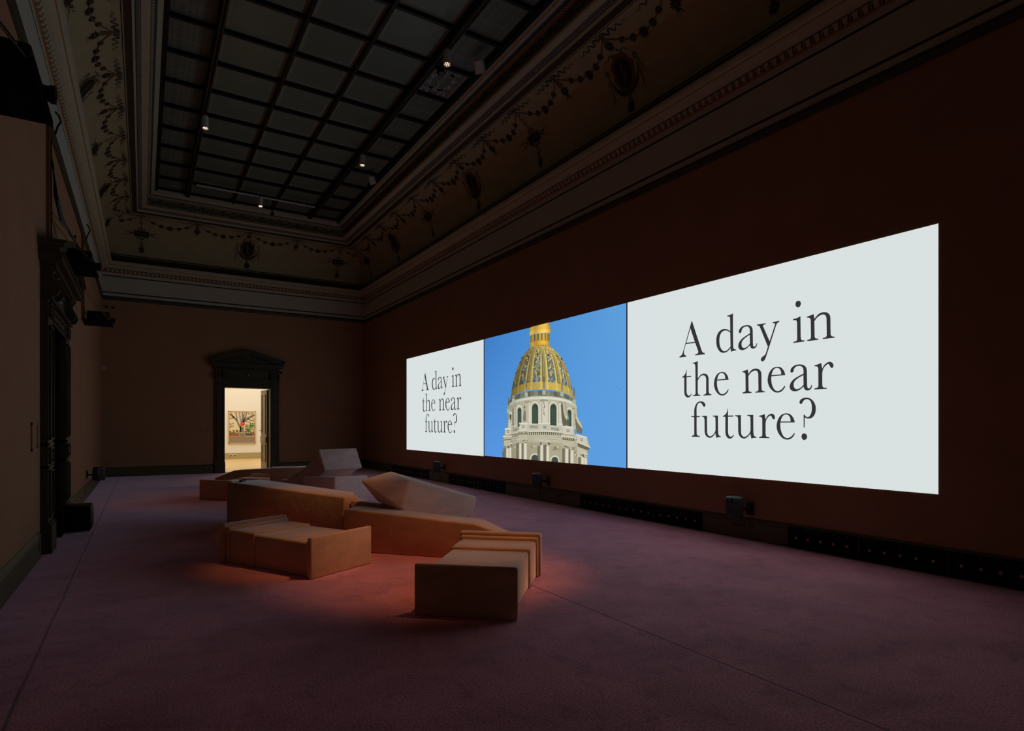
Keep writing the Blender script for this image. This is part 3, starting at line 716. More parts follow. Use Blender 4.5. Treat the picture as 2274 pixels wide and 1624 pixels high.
# the middle picture: a flat image built from flat coloured shapes in shallow layers
PY0, PY1, PZ0, PZ1 = 7.447, 12.290, .805, 3.551
SA, CA = math.sin(math.atan2(820, 1326)), math.cos(math.atan2(820, 1326))
def pic(x, y):   # sketch units (slanted working sketch of the picture) -> straight picture on the wall
    l = ((1040+x/4.274)-1137)/1326; rx = SA+CA*l; ry = CA-SA*l
    return (6.84*ry/rx, 1.5+6.84*((947-(680+y/4.274))/1326)/rx)
def clip(P):
    for ax, lim, sg in ((0, PY0, 1), (0, PY1, -1), (1, PZ0, 1), (1, PZ1, -1)):
        out = []
        for i in range(len(P)):
            a, d = P[i-1], P[i]; ia, id_ = sg*(a[ax]-lim) >= 0, sg*(d[ax]-lim) >= 0
            if ia != id_:
                t = (lim-a[ax])/(d[ax]-a[ax]); out.append(tuple(a[k]+(d[k]-a[k])*t for k in (0, 1)))
            if id_: out.append(d)
        P = out
        if not P: return P
    return P
PB = MB(); PCY = (PY0+PY1)/2
def shp(pts, col, lay, k=1.0):
    P = clip([pic(*p) for p in pts])
    if len(P) < 3: return
    PB.poly([(-.0004*lay, y-PCY, z) for y, z in P], 0, tuple(c*k for c in s2l(*col)))
# sky
for i in range(14):
    for j in range(10):
        def q(a, c): return (0, PY0+(PY1-PY0)*a/14-PCY, PZ0+(PZ1-PZ0)*c/10)
        cols = []
        for a, c in ((i, j), (i+1, j), (i+1, j+1), (i, j+1)):
            u, v = a/14, c/10
            cols.append(s2l(88-26*v*u+6*(1-u), 158-30*v*u-6*u*(1-v)+2*(1-u), 226-20*v*u-4*v))
        PB.poly([q(i, j), q(i+1, j), q(i+1, j+1), q(i, j+1)], 0, cols)
# body of the drum ---------------------------------------------------
def arc(xl, xr, yl, yr, rise, n=18, a0=-90, a1=90):   # edge of a ring seen from below: middle higher than the ends
    cx, w_ = (xl+xr)/2, (xr-xl)/2; out = []
    for k in range(n+1):
        a = R_(a0+(a1-a0)*k/n); t = (math.sin(a)+1)/2
        out.append((cx+w_*math.sin(a), yl+(yr-yl)*t-rise*math.cos(a)))
    return out
def band(top, bot, cols, lay, shade=True):
    n = len(top)-1
    for k in range(n):
        t = (k+.5)/n; s = (.56+.52*math.sin(min(1, t*1.15)*2.2))*random.uniform(.965, 1.035) if shade else 1
        c = cols if not callable(cols) else cols(t)
        shp([top[k], top[k+1], bot[k+1], bot[k]], c, lay, s)
ST = (188, 182, 158); STL = (212, 208, 188); STD = (108, 105, 86); SH = (74, 76, 64)
# lower drum
band(arc(335, 1128, 1345, 1345, 60), [(x, 1640) for x, _ in arc(335, 1128, 0, 0, 0)], (168, 161, 134), 1)
band(arc(330, 1030, 1262, 1268, 75), arc(338, 1040, 1345, 1350, 55), (182, 176, 152), 2)
for k in range(8):  # string lines
    band(arc(336, 1034, 1285+7*k, 1290+7*k, 70), arc(336, 1034, 1287+7*k, 1292+7*k, 70), STL if k % 3 else STD, 3)
# right hand projecting bay of the lower drum
shp([(1030, 1215), (1125, 1245), (1155, 1345), (1130, 1375), (1132, 1640), (1045, 1640), (1030, 1330)], (196, 190, 166), 4)
shp([(1035, 1290), (1160, 1345), (1135, 1372), (1040, 1335)], STD, 5); shp([(1030, 1280), (1160, 1335), (1158, 1348), (1032, 1296)], STL, 6)
shp([(320, 1385), (345, 1375), (350, 1430), (328, 1440)], STD, 3)
# arched openings and niches of the lower drum
for cx, w_, y in ((632, 46, 1405), (822, 44, 1425)):
    o = [(cx-w_, 1600), (cx-w_, y+40)]+[(cx-w_*math.cos(a), y+40-48*math.sin(a)) for a in [k*math.pi/8 for k in range(1, 8)]]+[(cx+w_, y+40), (cx+w_, 1600)]
    shp(o, STL, 5); i_ = [(cx+(x-cx)*.74, (y+62)+(yy-(y+62))*.8 if yy < 1500 else yy) for x, yy in o]; shp(i_, (70, 78, 72), 6)
# carved panels
for x0_, x1_, y0_, y1_ in ((578, 672, 1305, 1350), (785, 875, 1325, 1372), (432, 485, 1325, 1370), (1003, 1035, 1380, 1420)):
    shp([(x0_, y0_), (x1_, y0_+6), (x1_, y1_+4), (x0_, y1_)], (168, 162, 136), 5)
    for k in range(16):
        x = random.uniform(x0_+6, x1_-6); y = random.uniform(y0_+6, y1_-4); r = random.uniform(3, 8)
        shp([(x+r*math.cos(a), y+r*.8*math.sin(a)) for a in (0, 1.2, 2.5, 3.8, 5)], random.choice([(120, 114, 90), (214, 206, 180), (96, 92, 74)]), 6)
# columns with capitals
for cx, w_, yt in ((372, 13, 1350), (398, 12, 1345), (494, 13, 1303), (541, 16, 1300), (697, 15, 1322), (755, 15, 1326), (935, 17, 1352), (985, 16, 1368), (1085, 16, 1435), (1112, 13, 1445)):
    for k in range(6):
        t0, t1 = k/6, (k+1)/6; br = .52+.62*math.sin((t0+.12)*2.7)
        shp([(cx-w_+2*w_*t0, yt), (cx-w_+2*w_*t1, yt), (cx-w_+2*w_*t1, 1640), (cx-w_+2*w_*t0, 1640)], STL, 7, br)
    shp([(cx-w_-9, yt), (cx-w_-26, yt), (cx-w_-26, 1640), (cx-w_-3, 1640), (cx-w_, yt)], (118, 112, 92), 6)
    for k in range(14):
        x = cx+random.uniform(-w_-7, w_+7); y = yt-22+random.uniform(-20, 22); r = random.uniform(4, 8)
        shp([(x-r, y-r), (x+r, y-r*.6), (x+r*.7, y+r), (x-r*.6, y+r*.8)], random.choice([(96, 94, 78), (170, 166, 142), (60, 62, 52), (206, 200, 176)]), 8)
    shp([(cx-w_-9, yt-48), (cx+w_+9, yt-46), (cx+w_+7, yt-38), (cx-w_-7, yt-40)], STL, 9)
# main cornice with brackets
for lay, dy, h, c in ((9, 0, 18, (206, 200, 176)), (10, 18, 26, (92, 90, 74)), (11, 44, 10, (186, 180, 156))):
    band(arc(328, 1030, 1242+dy, 1236+dy, 62, 30), arc(328, 1030, 1242+dy+h, 1236+dy+h, 62, 30), c, lay)
for k in range(52):
    a = R_(-80+160*k/51); x = 679+351*math.sin(a); y = 1262-62*math.cos(a)-3*math.sin(a)
    shp([(x-4.2, y), (x+4.2, y), (x+4, y+19), (x-4, y+18)], (200, 192, 164), 12, .75+.35*math.sin(k*.05))
for (x0_, x1_, y0_) in ((470, 575, 1178), (885, 1022, 1225), (330, 412, 1232)):   # cornice breaking forward
    e = 16 if x0_ > 600 else -4
    shp([(x0_, y0_), (x1_, y0_+e), (x1_, y0_+e+16), (x0_, y0_+16)], STL, 13)
    shp([(x0_+3, y0_+16), (x1_-3, y0_+e+16), (x1_-8, y0_+e+42), (x0_+8, y0_+42)], (96, 92, 76), 13)
    for k in range(7):
        x = x0_+10+(x1_-x0_-24)*k/6; y = y0_+18+e*k/6; shp([(x, y), (x+8, y), (x+7, y+18), (x+1, y+18)], (202, 194, 166), 14)
    shp([(x0_+10, y0_+42), (x1_-10, y0_+e+42), (x1_-12, y0_+e+98), (x0_+12, y0_+98)], (190, 184, 160), 13)
# balustrade course
band(arc(350, 1005, 1180, 1165, 58, 30), arc(340, 1012, 1236, 1228, 56, 30), (192, 190, 170), 12)
band(arc(350, 1005, 1176, 1161, 58, 30), arc(350, 1005, 1184, 1169, 58, 30), (222, 218, 200), 13)
for x0_, x1_, ya, yb in ((588, 668, 1132, 1136), (712, 748, 1135, 1138), (788, 868, 1148, 1160), (430, 480, 1165, 1152), (1040, 1098, 1240, 1258)):
    n = int((x1_-x0_)/7)
    for k in range(n):
        x = x0_+7*k; y = ya+(yb-ya)*k/n; shp([(x, y), (x+3.2, y), (x+3.2, y+27), (x, y+27)], (84, 84, 70), 14)
for x0_, x1_, y0_, y1_, e in ((488, 560, 1108, 1178, 0), (900, 996, 1138, 1212, 14), (352, 405, 1162, 1218, -4), (1032, 1125, 1215, 1290, 28)):
    shp([(x0_, y0_+6), (x1_, y0_+e+6), (x1_, y1_+e), (x0_, y1_)], (206, 202, 182), 15)
    shp([(x0_-5, y0_), (x1_+5, y0_+e), (x1_+5, y0_+e+10), (x0_-5, y0_+10)], (226, 222, 204), 16)
    mx_, my = (x0_+x1_)/2, (y0_+y1_+e)/2; shp([(mx_-12, my-12), (mx_+12, my-9), (mx_+12, my+14), (mx_-12, my+12)], (110, 108, 90), 16)
    shp([(mx_-7, my-7), (mx_+7, my-5), (mx_+7, my+9), (mx_-7, my+7)], (198, 192, 170), 17)
# upper drum
band(arc(380, 1030, 960, 965, 95, 26), arc(372, 1040, 1190, 1190, 60, 26), (186, 182, 158), 10)
for (cx, w_, y0_, y1_, sk) in ((635, 27, 930, 1116, 0), (809, 27, 932, 1130, 6), (487, 17, 968, 1146, -6), (961, 18, 988, 1136, 8), (402, 8, 1030, 1120, 0)):
    def ar(cx, w_, y0_, y1_): return [(cx-w_, y1_), (cx-w_, y0_+w_*1.5)]+[(cx-w_*math.cos(a), y0_+w_*1.5-w_*1.5*math.sin(a)) for a in [k*math.pi/10 for k in range(1, 10)]]+[(cx+w_, y0_+w_*1.5), (cx+w_, y1_+sk)]
    shp(ar(cx, w_*1.85, y0_-36, y1_), (150, 146, 124), 11); shp(ar(cx, w_*1.7, y0_-31, y1_), (216, 212, 192), 12)
    shp(ar(cx, w_*1.2, y0_-10, y1_), (140, 138, 118), 13); shp(ar(cx+1, w_, y0_, y1_), (52, 70, 62), 14)
    for k in range(1, 3): shp([(cx-w_+2*w_*k/3-1.2, y0_+25), (cx-w_+2*w_*k/3+1.2, y0_+25), (cx-w_+2*w_*k/3+1.2, y1_), (cx-w_+2*w_*k/3-1.2, y1_)], (104, 124, 108), 15)
    for k in range(7): y = y0_+45+(y1_-y0_-50)*k/7; shp([(cx-w_, y), (cx+w_, y+2), (cx+w_, y+4), (cx-w_, y+2)], (96, 116, 100), 15)
    shp([(cx-w_*1.9, y0_+55), (cx-w_*1.2, y0_+55), (cx-w_*1.2, y0_+66), (cx-w_*1.9, y0_+66)], STL, 14); shp([(cx+w_*1.2, y0_+56), (cx+w_*1.9, y0_+58), (cx+w_*1.9, y0_+70), (cx+w_*1.2, y0_+67)], STL, 14)
for cx, w_, y0_, y1_, c in ((555, 16, 905, 1105, ST), (720, 20, 885, 1118, STL), (697, 7, 890, 1116, STD), (690, 8, 890, 1116, STL), (748, 9, 890, 1120, STL), (874, 12, 905, 1140, STL), (440, 9, 945, 1150, ST), (1002, 10, 965, 1170, ST), (582, 8, 900, 1112, STL), (428, 6, 960, 1160, STD)):
    shp([(cx-w_, y0_), (cx+w_, y0_+3), (cx+w_, y1_), (cx-w_, y1_)], c, 12)
    shp([(cx-w_-3, y0_), (cx+w_+3, y0_+3), (cx+w_+3, y0_+16), (cx-w_-3, y0_+13)], (150, 146, 124), 13)
for cx, y0_, y1_ in ((720, 900, 1040), (540, 930, 1060)):   # hanging trophies
    for k in range(22):
        y = y0_+(y1_-y0_)*k/22; x = cx+random.uniform(-8, 8); r = random.uniform(3, 7)
        shp([(x-r, y), (x, y-r), (x+r, y), (x, y+r)], random.choice([(120, 118, 98), (170, 166, 146), (90, 90, 76)]), 14)
# buttress scrolls
shp([(895, 905), (905, 1000), (920, 1060), (945, 1090), (955, 1130), (900, 1140), (888, 1060), (880, 940)], (104, 100, 84), 15)
shp([(905, 910), (918, 990), (935, 1045), (958, 1085), (950, 1040), (938, 960), (930, 905)], (176, 170, 148), 15)
shp([(1010, 1000), (1030, 1075), (1065, 1125), (1085, 1170), (1080, 1215), (1030, 1200), (1020, 1120)], (116, 112, 92), 15)
shp([(1022, 1010), (1045, 1070), (1075, 1120), (1088, 1165), (1070, 1150), (1040, 1110), (1020, 1060)], (196, 190, 166), 16)
shp([(385, 1080), (405, 1075), (412, 1110), (402, 1150), (382, 1150)], (210, 206, 186), 15)
shp([(530, 1000), (548, 1000), (550, 1090), (528, 1098), (520, 1060)], (128, 124, 106), 15)
# attic ring under the gilding
band(arc(380, 1030, 950, 955, 95, 26), arc(378, 1034, 975, 980, 96, 26), (216, 214, 196), 16)
band(arc(392, 1010, 912, 915, 112, 26), arc(385, 1028, 955, 958, 100, 26), lambda t: tuple(q*(1+.16*math.sin(t*47)) for q in (112, 114, 98)), 17)
band(arc(385, 1028, 948, 951, 98, 26), arc(382, 1030, 958, 961, 98, 26), (176, 178, 160), 18)
# the gilded dome: strips between meridians, each strip lead sheet or gilt rib
TB = [(604, 776, 392, 16), (575, 812, 415, 26), (552, 840, 445, 35), (527, 868, 477, 45), (503, 893, 512, 55), (482, 916, 555, 66), (465, 935, 602, 76), (450, 950, 645, 84), (437, 964, 690, 92), (426, 976, 735, 98), (417, 986, 782, 104), (410, 993, 825, 108), (404, 999, 866, 112), (400, 1003, 905, 114)]
def dome(t, ph):
    x = t*(len(TB)-1); i = min(int(x), len(TB)-2); u = x-i; a, d = TB[i], TB[i+1]
    xl, xr, ys, e = [a[k]+(d[k]-a[k])*u for k in range(4)]
    return ((xl+xr)/2+(xr-xl)/2*math.sin(R_(ph)), ys-e*math.cos(R_(ph)))
def lit(ph): return .30+.70*max(0, math.cos(R_(ph-24)))**1.4
for k in range(-90, 90, 3):
    ph = k+1.5; rel = (ph-4+15) % 30-15; rib = abs(rel) < 7.5
    for j in range(26):
        t0, t1 = j/26, (j+1)/26; s = lit(ph)*random.uniform(.93, 1.05)
        if t0 > .84: c = (206, 176, 88)
        elif t0 < .05: c = (214, 172, 78)
        elif rib: c = (176, 160, 92) if abs(rel) > 3.4 else (128, 118, 76)
        else: c = random.choice([(118, 132, 128), (92, 104, 100), (146, 160, 160), (104, 112, 100)])
        if rib and 5.2 < abs(rel) < 6.6: c = (226, 200, 110)
        if rib and abs(rel) >= 6.6: c = (120, 106, 60)
        shp([dome(t0, k), dome(t0, k+3), dome(t1, k+3), dome(t1, k)], c, 19, s)
for pc in (-71, -41, -11, 19, 49, 76):     # trophies in each bay
    for j in range(62):
        t = .07+.66*(j/62); wv = (2.6+3.6*abs(math.sin(t*14)))*(1.0 if t < .66 else .5)
        ph = pc+random.uniform(-wv, wv); x, y = dome(t, ph); r = random.uniform(3, 8.5)
        shp([(x+r*math.cos(a)*random.uniform(.6, 1), y+r*math.sin(a)*random.uniform(.7, 1.2)) for a in (0, 1.2, 2.4, 3.7, 5)], random.choice([(244, 208, 104), (218, 170, 62), (168, 122, 38), (250, 228, 150)]), 20, lit(ph))
    x, y = dome(.66, pc); shp([(x-4, y), (x+4, y), (x, y+62)], (232, 190, 84), 21, lit(pc))
    x, y = dome(.31, pc); shp([(x+7*math.cos(a), y+9*math.sin(a)) for a in [k*.8 for k in range(8)]], (66, 44, 18), 22)
for pr in (4, 34, -26, -56, 64):            # beading up the ribs
    for j in range(34):
        t = .05+.78*j/34; x, y = dome(t, pr); shp([(x-3, y-3), (x+3, y-3), (x+3, y+3), (x-3, y+3)], (228, 196, 104), 21, lit(pr))
for k in range(34):
    t0 = R_(-88+176*k/34); t1 = R_(-88+176*(k+1)/34)
    cx, w_ = 690, 92
    shp([(cx+w_*math.sin(t0), 384-18*math.cos(t0)), (cx+w_*math.sin(t1), 384-18*math.cos(t1)), (cx+1.04*w_*math.sin(t1), 398-18*math.cos(t1)), (cx+1.04*w_*math.sin(t0), 398-18*math.cos(t0))], (222, 180, 84) if k % 2 else (140, 104, 40), 23)
# pinnacles round the dome foot
for x, y0_, y1_ in ((722, 665, 800), (893, 695, 815), (553, 700, 820), (1008, 765, 890), (385, 858, 975), (433, 765, 880)):
    shp([(x-2, y0_), (x+2, y0_), (x+6, y0_+50), (x+4, y1_-28), (x-4, y1_-28), (x-6, y0_+50)], (104, 102, 78), 24)
    shp([(x-13, y1_-34), (x+13, y1_-34), (x+9, y1_-10), (x+12, y1_), (x-12, y1_), (x-9, y1_-10)], (150, 150, 126), 24)
    shp([(x-15, y1_), (x+15, y1_+2), (x+17, y1_+42), (x-16, y1_+40)], (170, 176, 158), 25)
# lantern
def cyl(xl, xr, yl, yr, h, rise, c, lay, n=16, stripe=None):
    tp = arc(xl, xr, yl, yr, rise, n); bt = [(x, y+h) for x, y in tp]
    for k in range(n):
        t = (k+.5)/n; s = .45+.7*math.exp(-((t-.62)/.22)**2)+.35*math.exp(-((t-.2)/.1)**2)
        cc = stripe if (stripe and k % 3 == 1) else c; shp([tp[k], tp[k+1], bt[k+1], bt[k]], cc, lay, s)
cyl(592, 776, 345, 330, 52, 22, (222, 176, 70), 24)
cyl(606, 766, 330, 318, 24, 20, (196, 150, 54), 25)
cyl(592, 776, 286, 268, 60, 16, (208, 164, 64), 26, 24, (84, 98, 92))
cyl(583, 786, 250, 226, 36, 16, (240, 200, 96), 27)
cyl(586, 783, 212, 190, 42, 14, (226, 182, 80), 26)
cyl(600, 770, 150, 130, 62, 12, (232, 190, 90), 25)
for x, y in ((325, 930), (1405, 765), (1438, 787), (1370, 893)): shp([(x-4, y), (x, y-4), (x+4, y), (x, y+3)], (40, 60, 90), 5)
M_pic = vcol_mat('projected dome picture', .98)
sB = PB.build('projected_image', M_pic, loc=(SX, PCY, 0))
b = MB(); b.box(SX+.0005-SX, XR-.001-SX, PY0-PCY, PY1-PCY, PZ0, PZ1)
b.build('image_backing', mat('blue wall behind picture', (.05, .1, .2)), parent=sB)
tag(sB, 'middle projection of a gold ribbed dome on a pale stone drum against blue sky', 'projection', 'three projected images on the right wall')

# ================================================================ UPHOLSTERED FOAM PIECES
GRP = 'upholstered pieces of broken obelisks on the carpet'
def foam_plinth(loc, ldir, label, W=None, N=None, mt=M_suede):
    l = Vector((*ldir, 0)).normalized() if len(ldir) == 2 else Vector(ldir).normalized()
    up = Vector(N).normalized() if N else Vector((0, 0, 1)); wd = l.cross(up) if W is None else Vector(W).normalized()
    Mx = Matrix((wd, l, up)).transposed().to_4x4()
    if Mx.determinant() < 0: wd = -wd; Mx = Matrix((wd, l, up)).transposed().to_4x4()
    root = empty('foam_plinth', loc); root.rotation_euler = Mx.to_euler()
    def bx(name, s0, s1, hw, h, bv):
        b = MB(); n = 1
        b.box(-hw, hw, s0, s1, 0.0, h)
        b.build(name, mt, parent=root, bevel=bv, seg=3)
    bx('base_slab', 0, .052, .415, .412, .016); bx('inner_slab', .05, .10, .395, .372, .018)
    bx('main_body', .09, .935, .362, .345, .022); bx('upper_body', .925, 1.335, .378, .366, .022)
    bx('neck_band', 1.325, 1.39, .396, .396, .024); bx('end_slab', 1.385, 1.475, .418, .428, .022)
    tag(root, label, 'soft sculpture', GRP); return root
foam_plinth((2.136, 4.151, 0), (.666, .746), 'stepped foam plinth lying nearest the viewer, its plain square end facing the camera')
foam_plinth((1.761, 6.167, 0), (-.46, .888), 'stepped foam plinth lying on the left, in front of the long dark block')
foam_plinth((1.241, 13.43, 0), (.78, .625), 'dark stepped foam plinth at the far left, behind the long block with the remote')
foam_plinth((3.187, 11.093, .712), (-.3029, .841, -.45), 'stepped foam plinth tipped up, its square base raised in the air above the others', W=(.941, .339, 0), N=(-.153, .424, .893), mt=M_suede_lit)

def hull(name, pts, label, faces, mt, bevel=.022):
    b = MB()
    for f in faces: b.poly([pts[k] for k in f])
    c = sum((Vector(p) for p in pts), Vector())/len(pts); c.z = 0
    b.v = [(v[0]-c.x, v[1]-c.y, v[2]) for v in b.v]
    o = b.build(name, mt, loc=c, bevel=bevel, seg=3); tag(o, label, 'soft sculpture', GRP); return o
HX = [(3, 2, 1, 0), (4, 5, 6, 7), (0, 1, 5, 4), (1, 2, 6, 5), (2, 3, 7, 6), (3, 0, 4, 7)]
def shaft(n0, l, width, L, z0, z1, tip, label, side=1, mt=M_suede):
    """tapering bar from its big end n0 along l, near edge n0; pyramid point of length tip"""
    l = Vector((*l, 0)).normalized(); wd = Vector((-l.y, l.x, 0))*side; n = Vector((*n0, 0))
    k0 = n+l*L
    P = [n, k0, k0+wd*width, n+wd*width, n+Vector((0, 0, z0)), k0+Vector((0, 0, z1)), k0+wd*width+Vector((0, 0, z1)), n+wd*width+Vector((0, 0, z0))]
    if tip:
        P.append(k0+wd*width/2+l*tip+Vector((0, 0, z1*.42)))
        F = [(3, 2, 1, 0), (4, 5, 6, 7), (0, 1, 5, 4), (2, 3, 7, 6), (3, 0, 4, 7), (1, 8, 5), (5, 8, 6), (6, 8, 2), (2, 8, 1)]
    else: F = HX
    return hull('foam_shaft', [tuple(p) for p in P], label, F, mt)
shaft((2.05, 7.16), (.666, -.746), .385, 1.66, .506, .402, .68, 'long tapering foam bar with a pointed right end, between the two front plinths')
shaft((3.34, 15.2), (-.797, .604), .385, 1.77, .507, .40, .68, 'long pointed foam bar lying farthest back in front of the bright doorway', side=-1)
# long bar with the remote control on it
fp = [(1.07, 9.9), (2.15, 7.50), (2.375, 7.62), (2.395, 7.98), (2.45, 8.06), (1.60, 10.22)]
zt = [.66, .605, .60, .605, .605, .655]
P = [(x, y, 0) for x, y in fp]+[(x, y, z) for (x, y), z in zip(fp, zt)]
hull('foam_shaft', P, 'largest long dark-sided foam block with a remote control on its left end', [tuple(range(5, -1, -1)), tuple(range(6, 12))]+[(k, (k+1) % 6, 6+(k+1) % 6, 6+k) for k in range(6)], M_suede)
# block behind, screen light coloured into its suede
P0 = Vector((2.80, 10.28, 0)); dl = Vector((-.75, .66, 0)).normalized(); dr = Vector((.70, .714, 0)).normalized()
q = [P0, P0+dr*1.22, P0+dr*.75+dl*.60, P0+dl*.60]
hull('foam_shaft', [tuple(p) for p in q]+[(q[0].x, q[0].y, .63), (q[1].x, q[1].y, .565), (q[2].x, q[2].y, .565), (q[3].x, q[3].y, .63)], 'screen-lit foam block under the tipped-up plinth, behind the leaning pointed piece', HX, M_suede_lit)
q = [(2.25, 13.22), (3.35, 12.96), (3.44, 13.36), (2.36, 13.66)]
hull('foam_shaft', [(x, y, 0) for x, y in q]+[(x, y, .63) for x, y in q], 'foam block behind the tipped-up plinth, in front of the far pointed bar', HX, M_suede)
q = [(2.24, 7.52), (2.68, 7.13), (2.80, 7.20), (2.43, 7.66)]
hull('foam_shaft', [(x, y, 0) for x, y in q]+[(2.24, 7.52, .555), (2.68, 7.13, .50), (2.80, 7.20, .50), (2.43, 7.66, .555)], 'short foam wedge squeezed between the two long bars', HX, M_suede, .015)
# leaning pointed piece
P = [(2.25, 7.19, .845), (2.71, 7.38, .923), (2.83, 7.01, .828), (2.70, 6.94, .478), (2.515, 7.32, .555), (3.945, 7.34, .525), (3.85, 7.14, .535), (3.69, 7.12, .0), (3.80, 7.50, .0)]
hull('foam_tip', P, 'pointed obelisk tip leaning on the long bar, its apex raised to the left', [(0, 2, 1), (0, 3, 2), (0, 4, 3), (0, 1, 4), (1, 2, 6, 5), (2, 3, 7, 6), (3, 4, 8, 7), (4, 1, 5, 8), (5, 6, 7, 8)], M_suede_lit, .022)
# remote control
rc = empty('remote_control', (1.30, 9.90, .6615), R_(64)); tag(rc, 'small black remote control lying on the largest foam block', 'remote control')
b = MB(); b.box(-.10, .10, -.024, .024, 0, .022); b.build('casing', M_black, parent=rc, bevel=.006)
M_btn = mat('grey rubber buttons', (.1, .1, .1))
for i in range(5):
    for j in range(3): b = MB(); b.box(-.07+.03*i, -.055+.03*i, -.016+.012*j, -.008+.012*j, .02, .025); b.build('button', M_btn, parent=rc)

# ================================================================ LOUDSPEAKERS
def speaker(loc, rz, wallpt, label, cord=None):
    r = empty('loudspeaker', loc, 0); tag(r, label, 'loudspeaker', 'small wall speakers near the skirting')
    Rm = Matrix.Rotation(rz, 4, 'Z')        # local -y faces the listener
    b = MB()
    q = [(-.093, -.095), (.093, -.095), (.085, .085), (-.085, .085)]
    b.hexa([(x, y, -.142) for x, y in q]+[(x, y, .142) for x, y in q]); b.build('cabinet', M_spk, parent=r, bevel=.03, seg=4, M=Rm)
    b = MB(); b.tube([(0, -.090, -.045), (0, -.099, -.045)], [.064, .066], 20); b.tube([(0, -.099, -.045), (0, -.1, -.045)], [.05, .02], 20); b.build('woofer', M_cone, parent=r, M=Rm, smooth=True)
    b = MB(); b.tube([(0, -.090, .068), (0, -.098, .068)], [.044, .048], 20); b.ball((0, -.097, .068), .013, n=10); b.build('tweeter', M_cone, parent=r, M=Rm, smooth=True)
    wv = Vector(wallpt)-Vector(loc); sx_ = -1 if wv.x > 0 else 1
    b = MB(); b.box(wv.x-(.02 if wv.x > 0 else 0), wv.x+(0 if wv.x > 0 else .02), wv.y-.055, wv.y+.055, wv.z-.08, wv.z+.08)
    bk = Rm @ Vector((0, .09, -.01)); b.tube([tuple(bk), (bk.x*.5+wv.x*.5, bk.y*.5+wv.y*.5, wv.z), (wv.x, wv.y, wv.z)], .017, 8); b.build('wall_bracket', M_black, parent=r)
    if cord:
        c0 = Rm @ Vector((0, .06, -.142)); c = Vector(cord)-Vector(loc)
        pts = [c0, c0+Vector((0, 0, -.05)), (c0+c)/2+Vector((-.02*sx_*-1, .02, -.06)), c+Vector((0, .02, -.02)), c]
        b = MB(); b.tube([tuple(p) for p in pts], .005, 6); b.build('power_cord', M_black, parent=r)
speaker((6.60, 5.12, .44), R_(-115), (6.843, 5.06, .405), 'wall speaker by the skirting under the largest projection', (6.82, 5.17, .19))
speaker((6.60, 9.72, .44), R_(-115), (6.843, 9.70, .405), 'wall speaker by the skirting under the dome projection', (6.82, 9.82, .17))
speaker((6.60, 14.42, .435), R_(-115), (6.843, 14.52, .40), 'wall speaker by the skirting under the small far projection', (6.82, 14.66, .17))
speaker((-.80, 15.42, .49), R_(38), (-1.02, 15.72, .46), 'black speaker mounted low on the left wall near the back corner')
# subwoofer in the left doorway and the box behind it
sw = empty('subwoofer', (-.775, 10.62, 0)); tag(sw, 'large black subwoofer standing in front of the left doorway', 'subwoofer')
b = MB(); b.box(-.155, .155, -.22, .24, .015, .365); b.build('cabinet', M_black, parent=sw, bevel=.04, seg=4)
b = MB(); b.box(-.14, .14, -.225, -.215, .035, .345); b.build('front_grille', mat('black gloss grille', (.005, .005, .005), .25), parent=sw, bevel=.004)
for x in (-.11, .11):
    for y in (-.16, .18): b = MB(); b.tube([(x, y, 0), (x, y, .03)], .02, 10); b.build('rubber_foot', M_blackm, parent=sw)
eb = MB(); eb.box(-.16, .12, -.17, .15, 0, .355); o = eb.build('equipment_box', M_blackm, loc=(-1.05, 10.22, 0), bevel=.01); tag(o, 'matt black box beside the subwoofer in the left doorway', 'box')

# ================================================================ FLOOR VENTS
def vent(y0, y1, label, npan=3):
    r = empty('skirting_vent', (XR-.03, (y0+y1)/2, 0)); tag(r, label, 'vent', 'black grilles with brass rosettes along the right skirting')
    L = (y1-y0)/npan; first = None
    for k in range(npan):
        a = y0-(y0+y1)/2+L*k
        b = MB(); b.box(-.008, .0, a+.01, a+L-.01, .008, .262)
        for (p, q_, s_, t_) in ((a+.012, a+L-.012, .012, .04), (a+.012, a+L-.012, .228, .256), (a+.012, a+.045, .012, .256), (a+L-.045, a+L-.012, .012, .256)): b.box(-.018, -.006, p, q_, s_, t_)
        cw = (L-.09)/5
        for i in range(5):
            c0 = a+.045+cw*i
            if i: b.box(-.015, -.006, c0-.004, c0+.004, .04, .228)
            for sg in (0, 1):
                z0_, z1_ = (.04, .228) if sg else (.228, .04)
                b.hexa([(-.016, c0, z0_-.003), (-.008, c0, z0_-.003), (-.008, c0, z0_+.003), (-.014, c0, z0_+.003), (-.014, c0+cw, z1_-.003), (-.008, c0+cw, z1_-.003), (-.008, c0+cw, z1_+.003), (-.014, c0+cw, z1_+.003)], 1)
        p = b.build('grille_panel', [M_grille, M_lat], parent=r)
        for i in range(5):
            cy = a+.045+cw*(i+.5)
            if first is None:
                bb = MB(); bb.ball((0, 0, 0), .017, n=10, sq=(.6, 1, 1)); first = bb.build('rosette', M_brass, parent=p, loc=(-.016, cy, .134), smooth=True); rose = first
            else:
                rose = first.copy(); C.objects.link(rose); rose.parent = p; rose.location = (-.016, cy, .134)
            bb = MB()
        for i in range(5):
            for z in (.026, .242):
                sc_ = screw0.copy(); C.objects.link(sc_); sc_.parent = p; sc_.location = (-.018, a+.045+cw*(i+.5), z)
    return r
bb = MB(); bb.ball((0, 0, 0), .0055, n=6); screw0 = bb.build('screw', M_brass)
M_grille = mat('black iron grille', (.006, .007, .007), .6, spec=.12)
M_lat = mat('worn iron lattice', (.05, .045, .035), .6, spec=.2)
vent(1.9, 4.51, 'nearest black skirting grille, cut off by the right edge')
vent(5.83, 8.63, 'black skirting grille between the two nearest wall speakers')
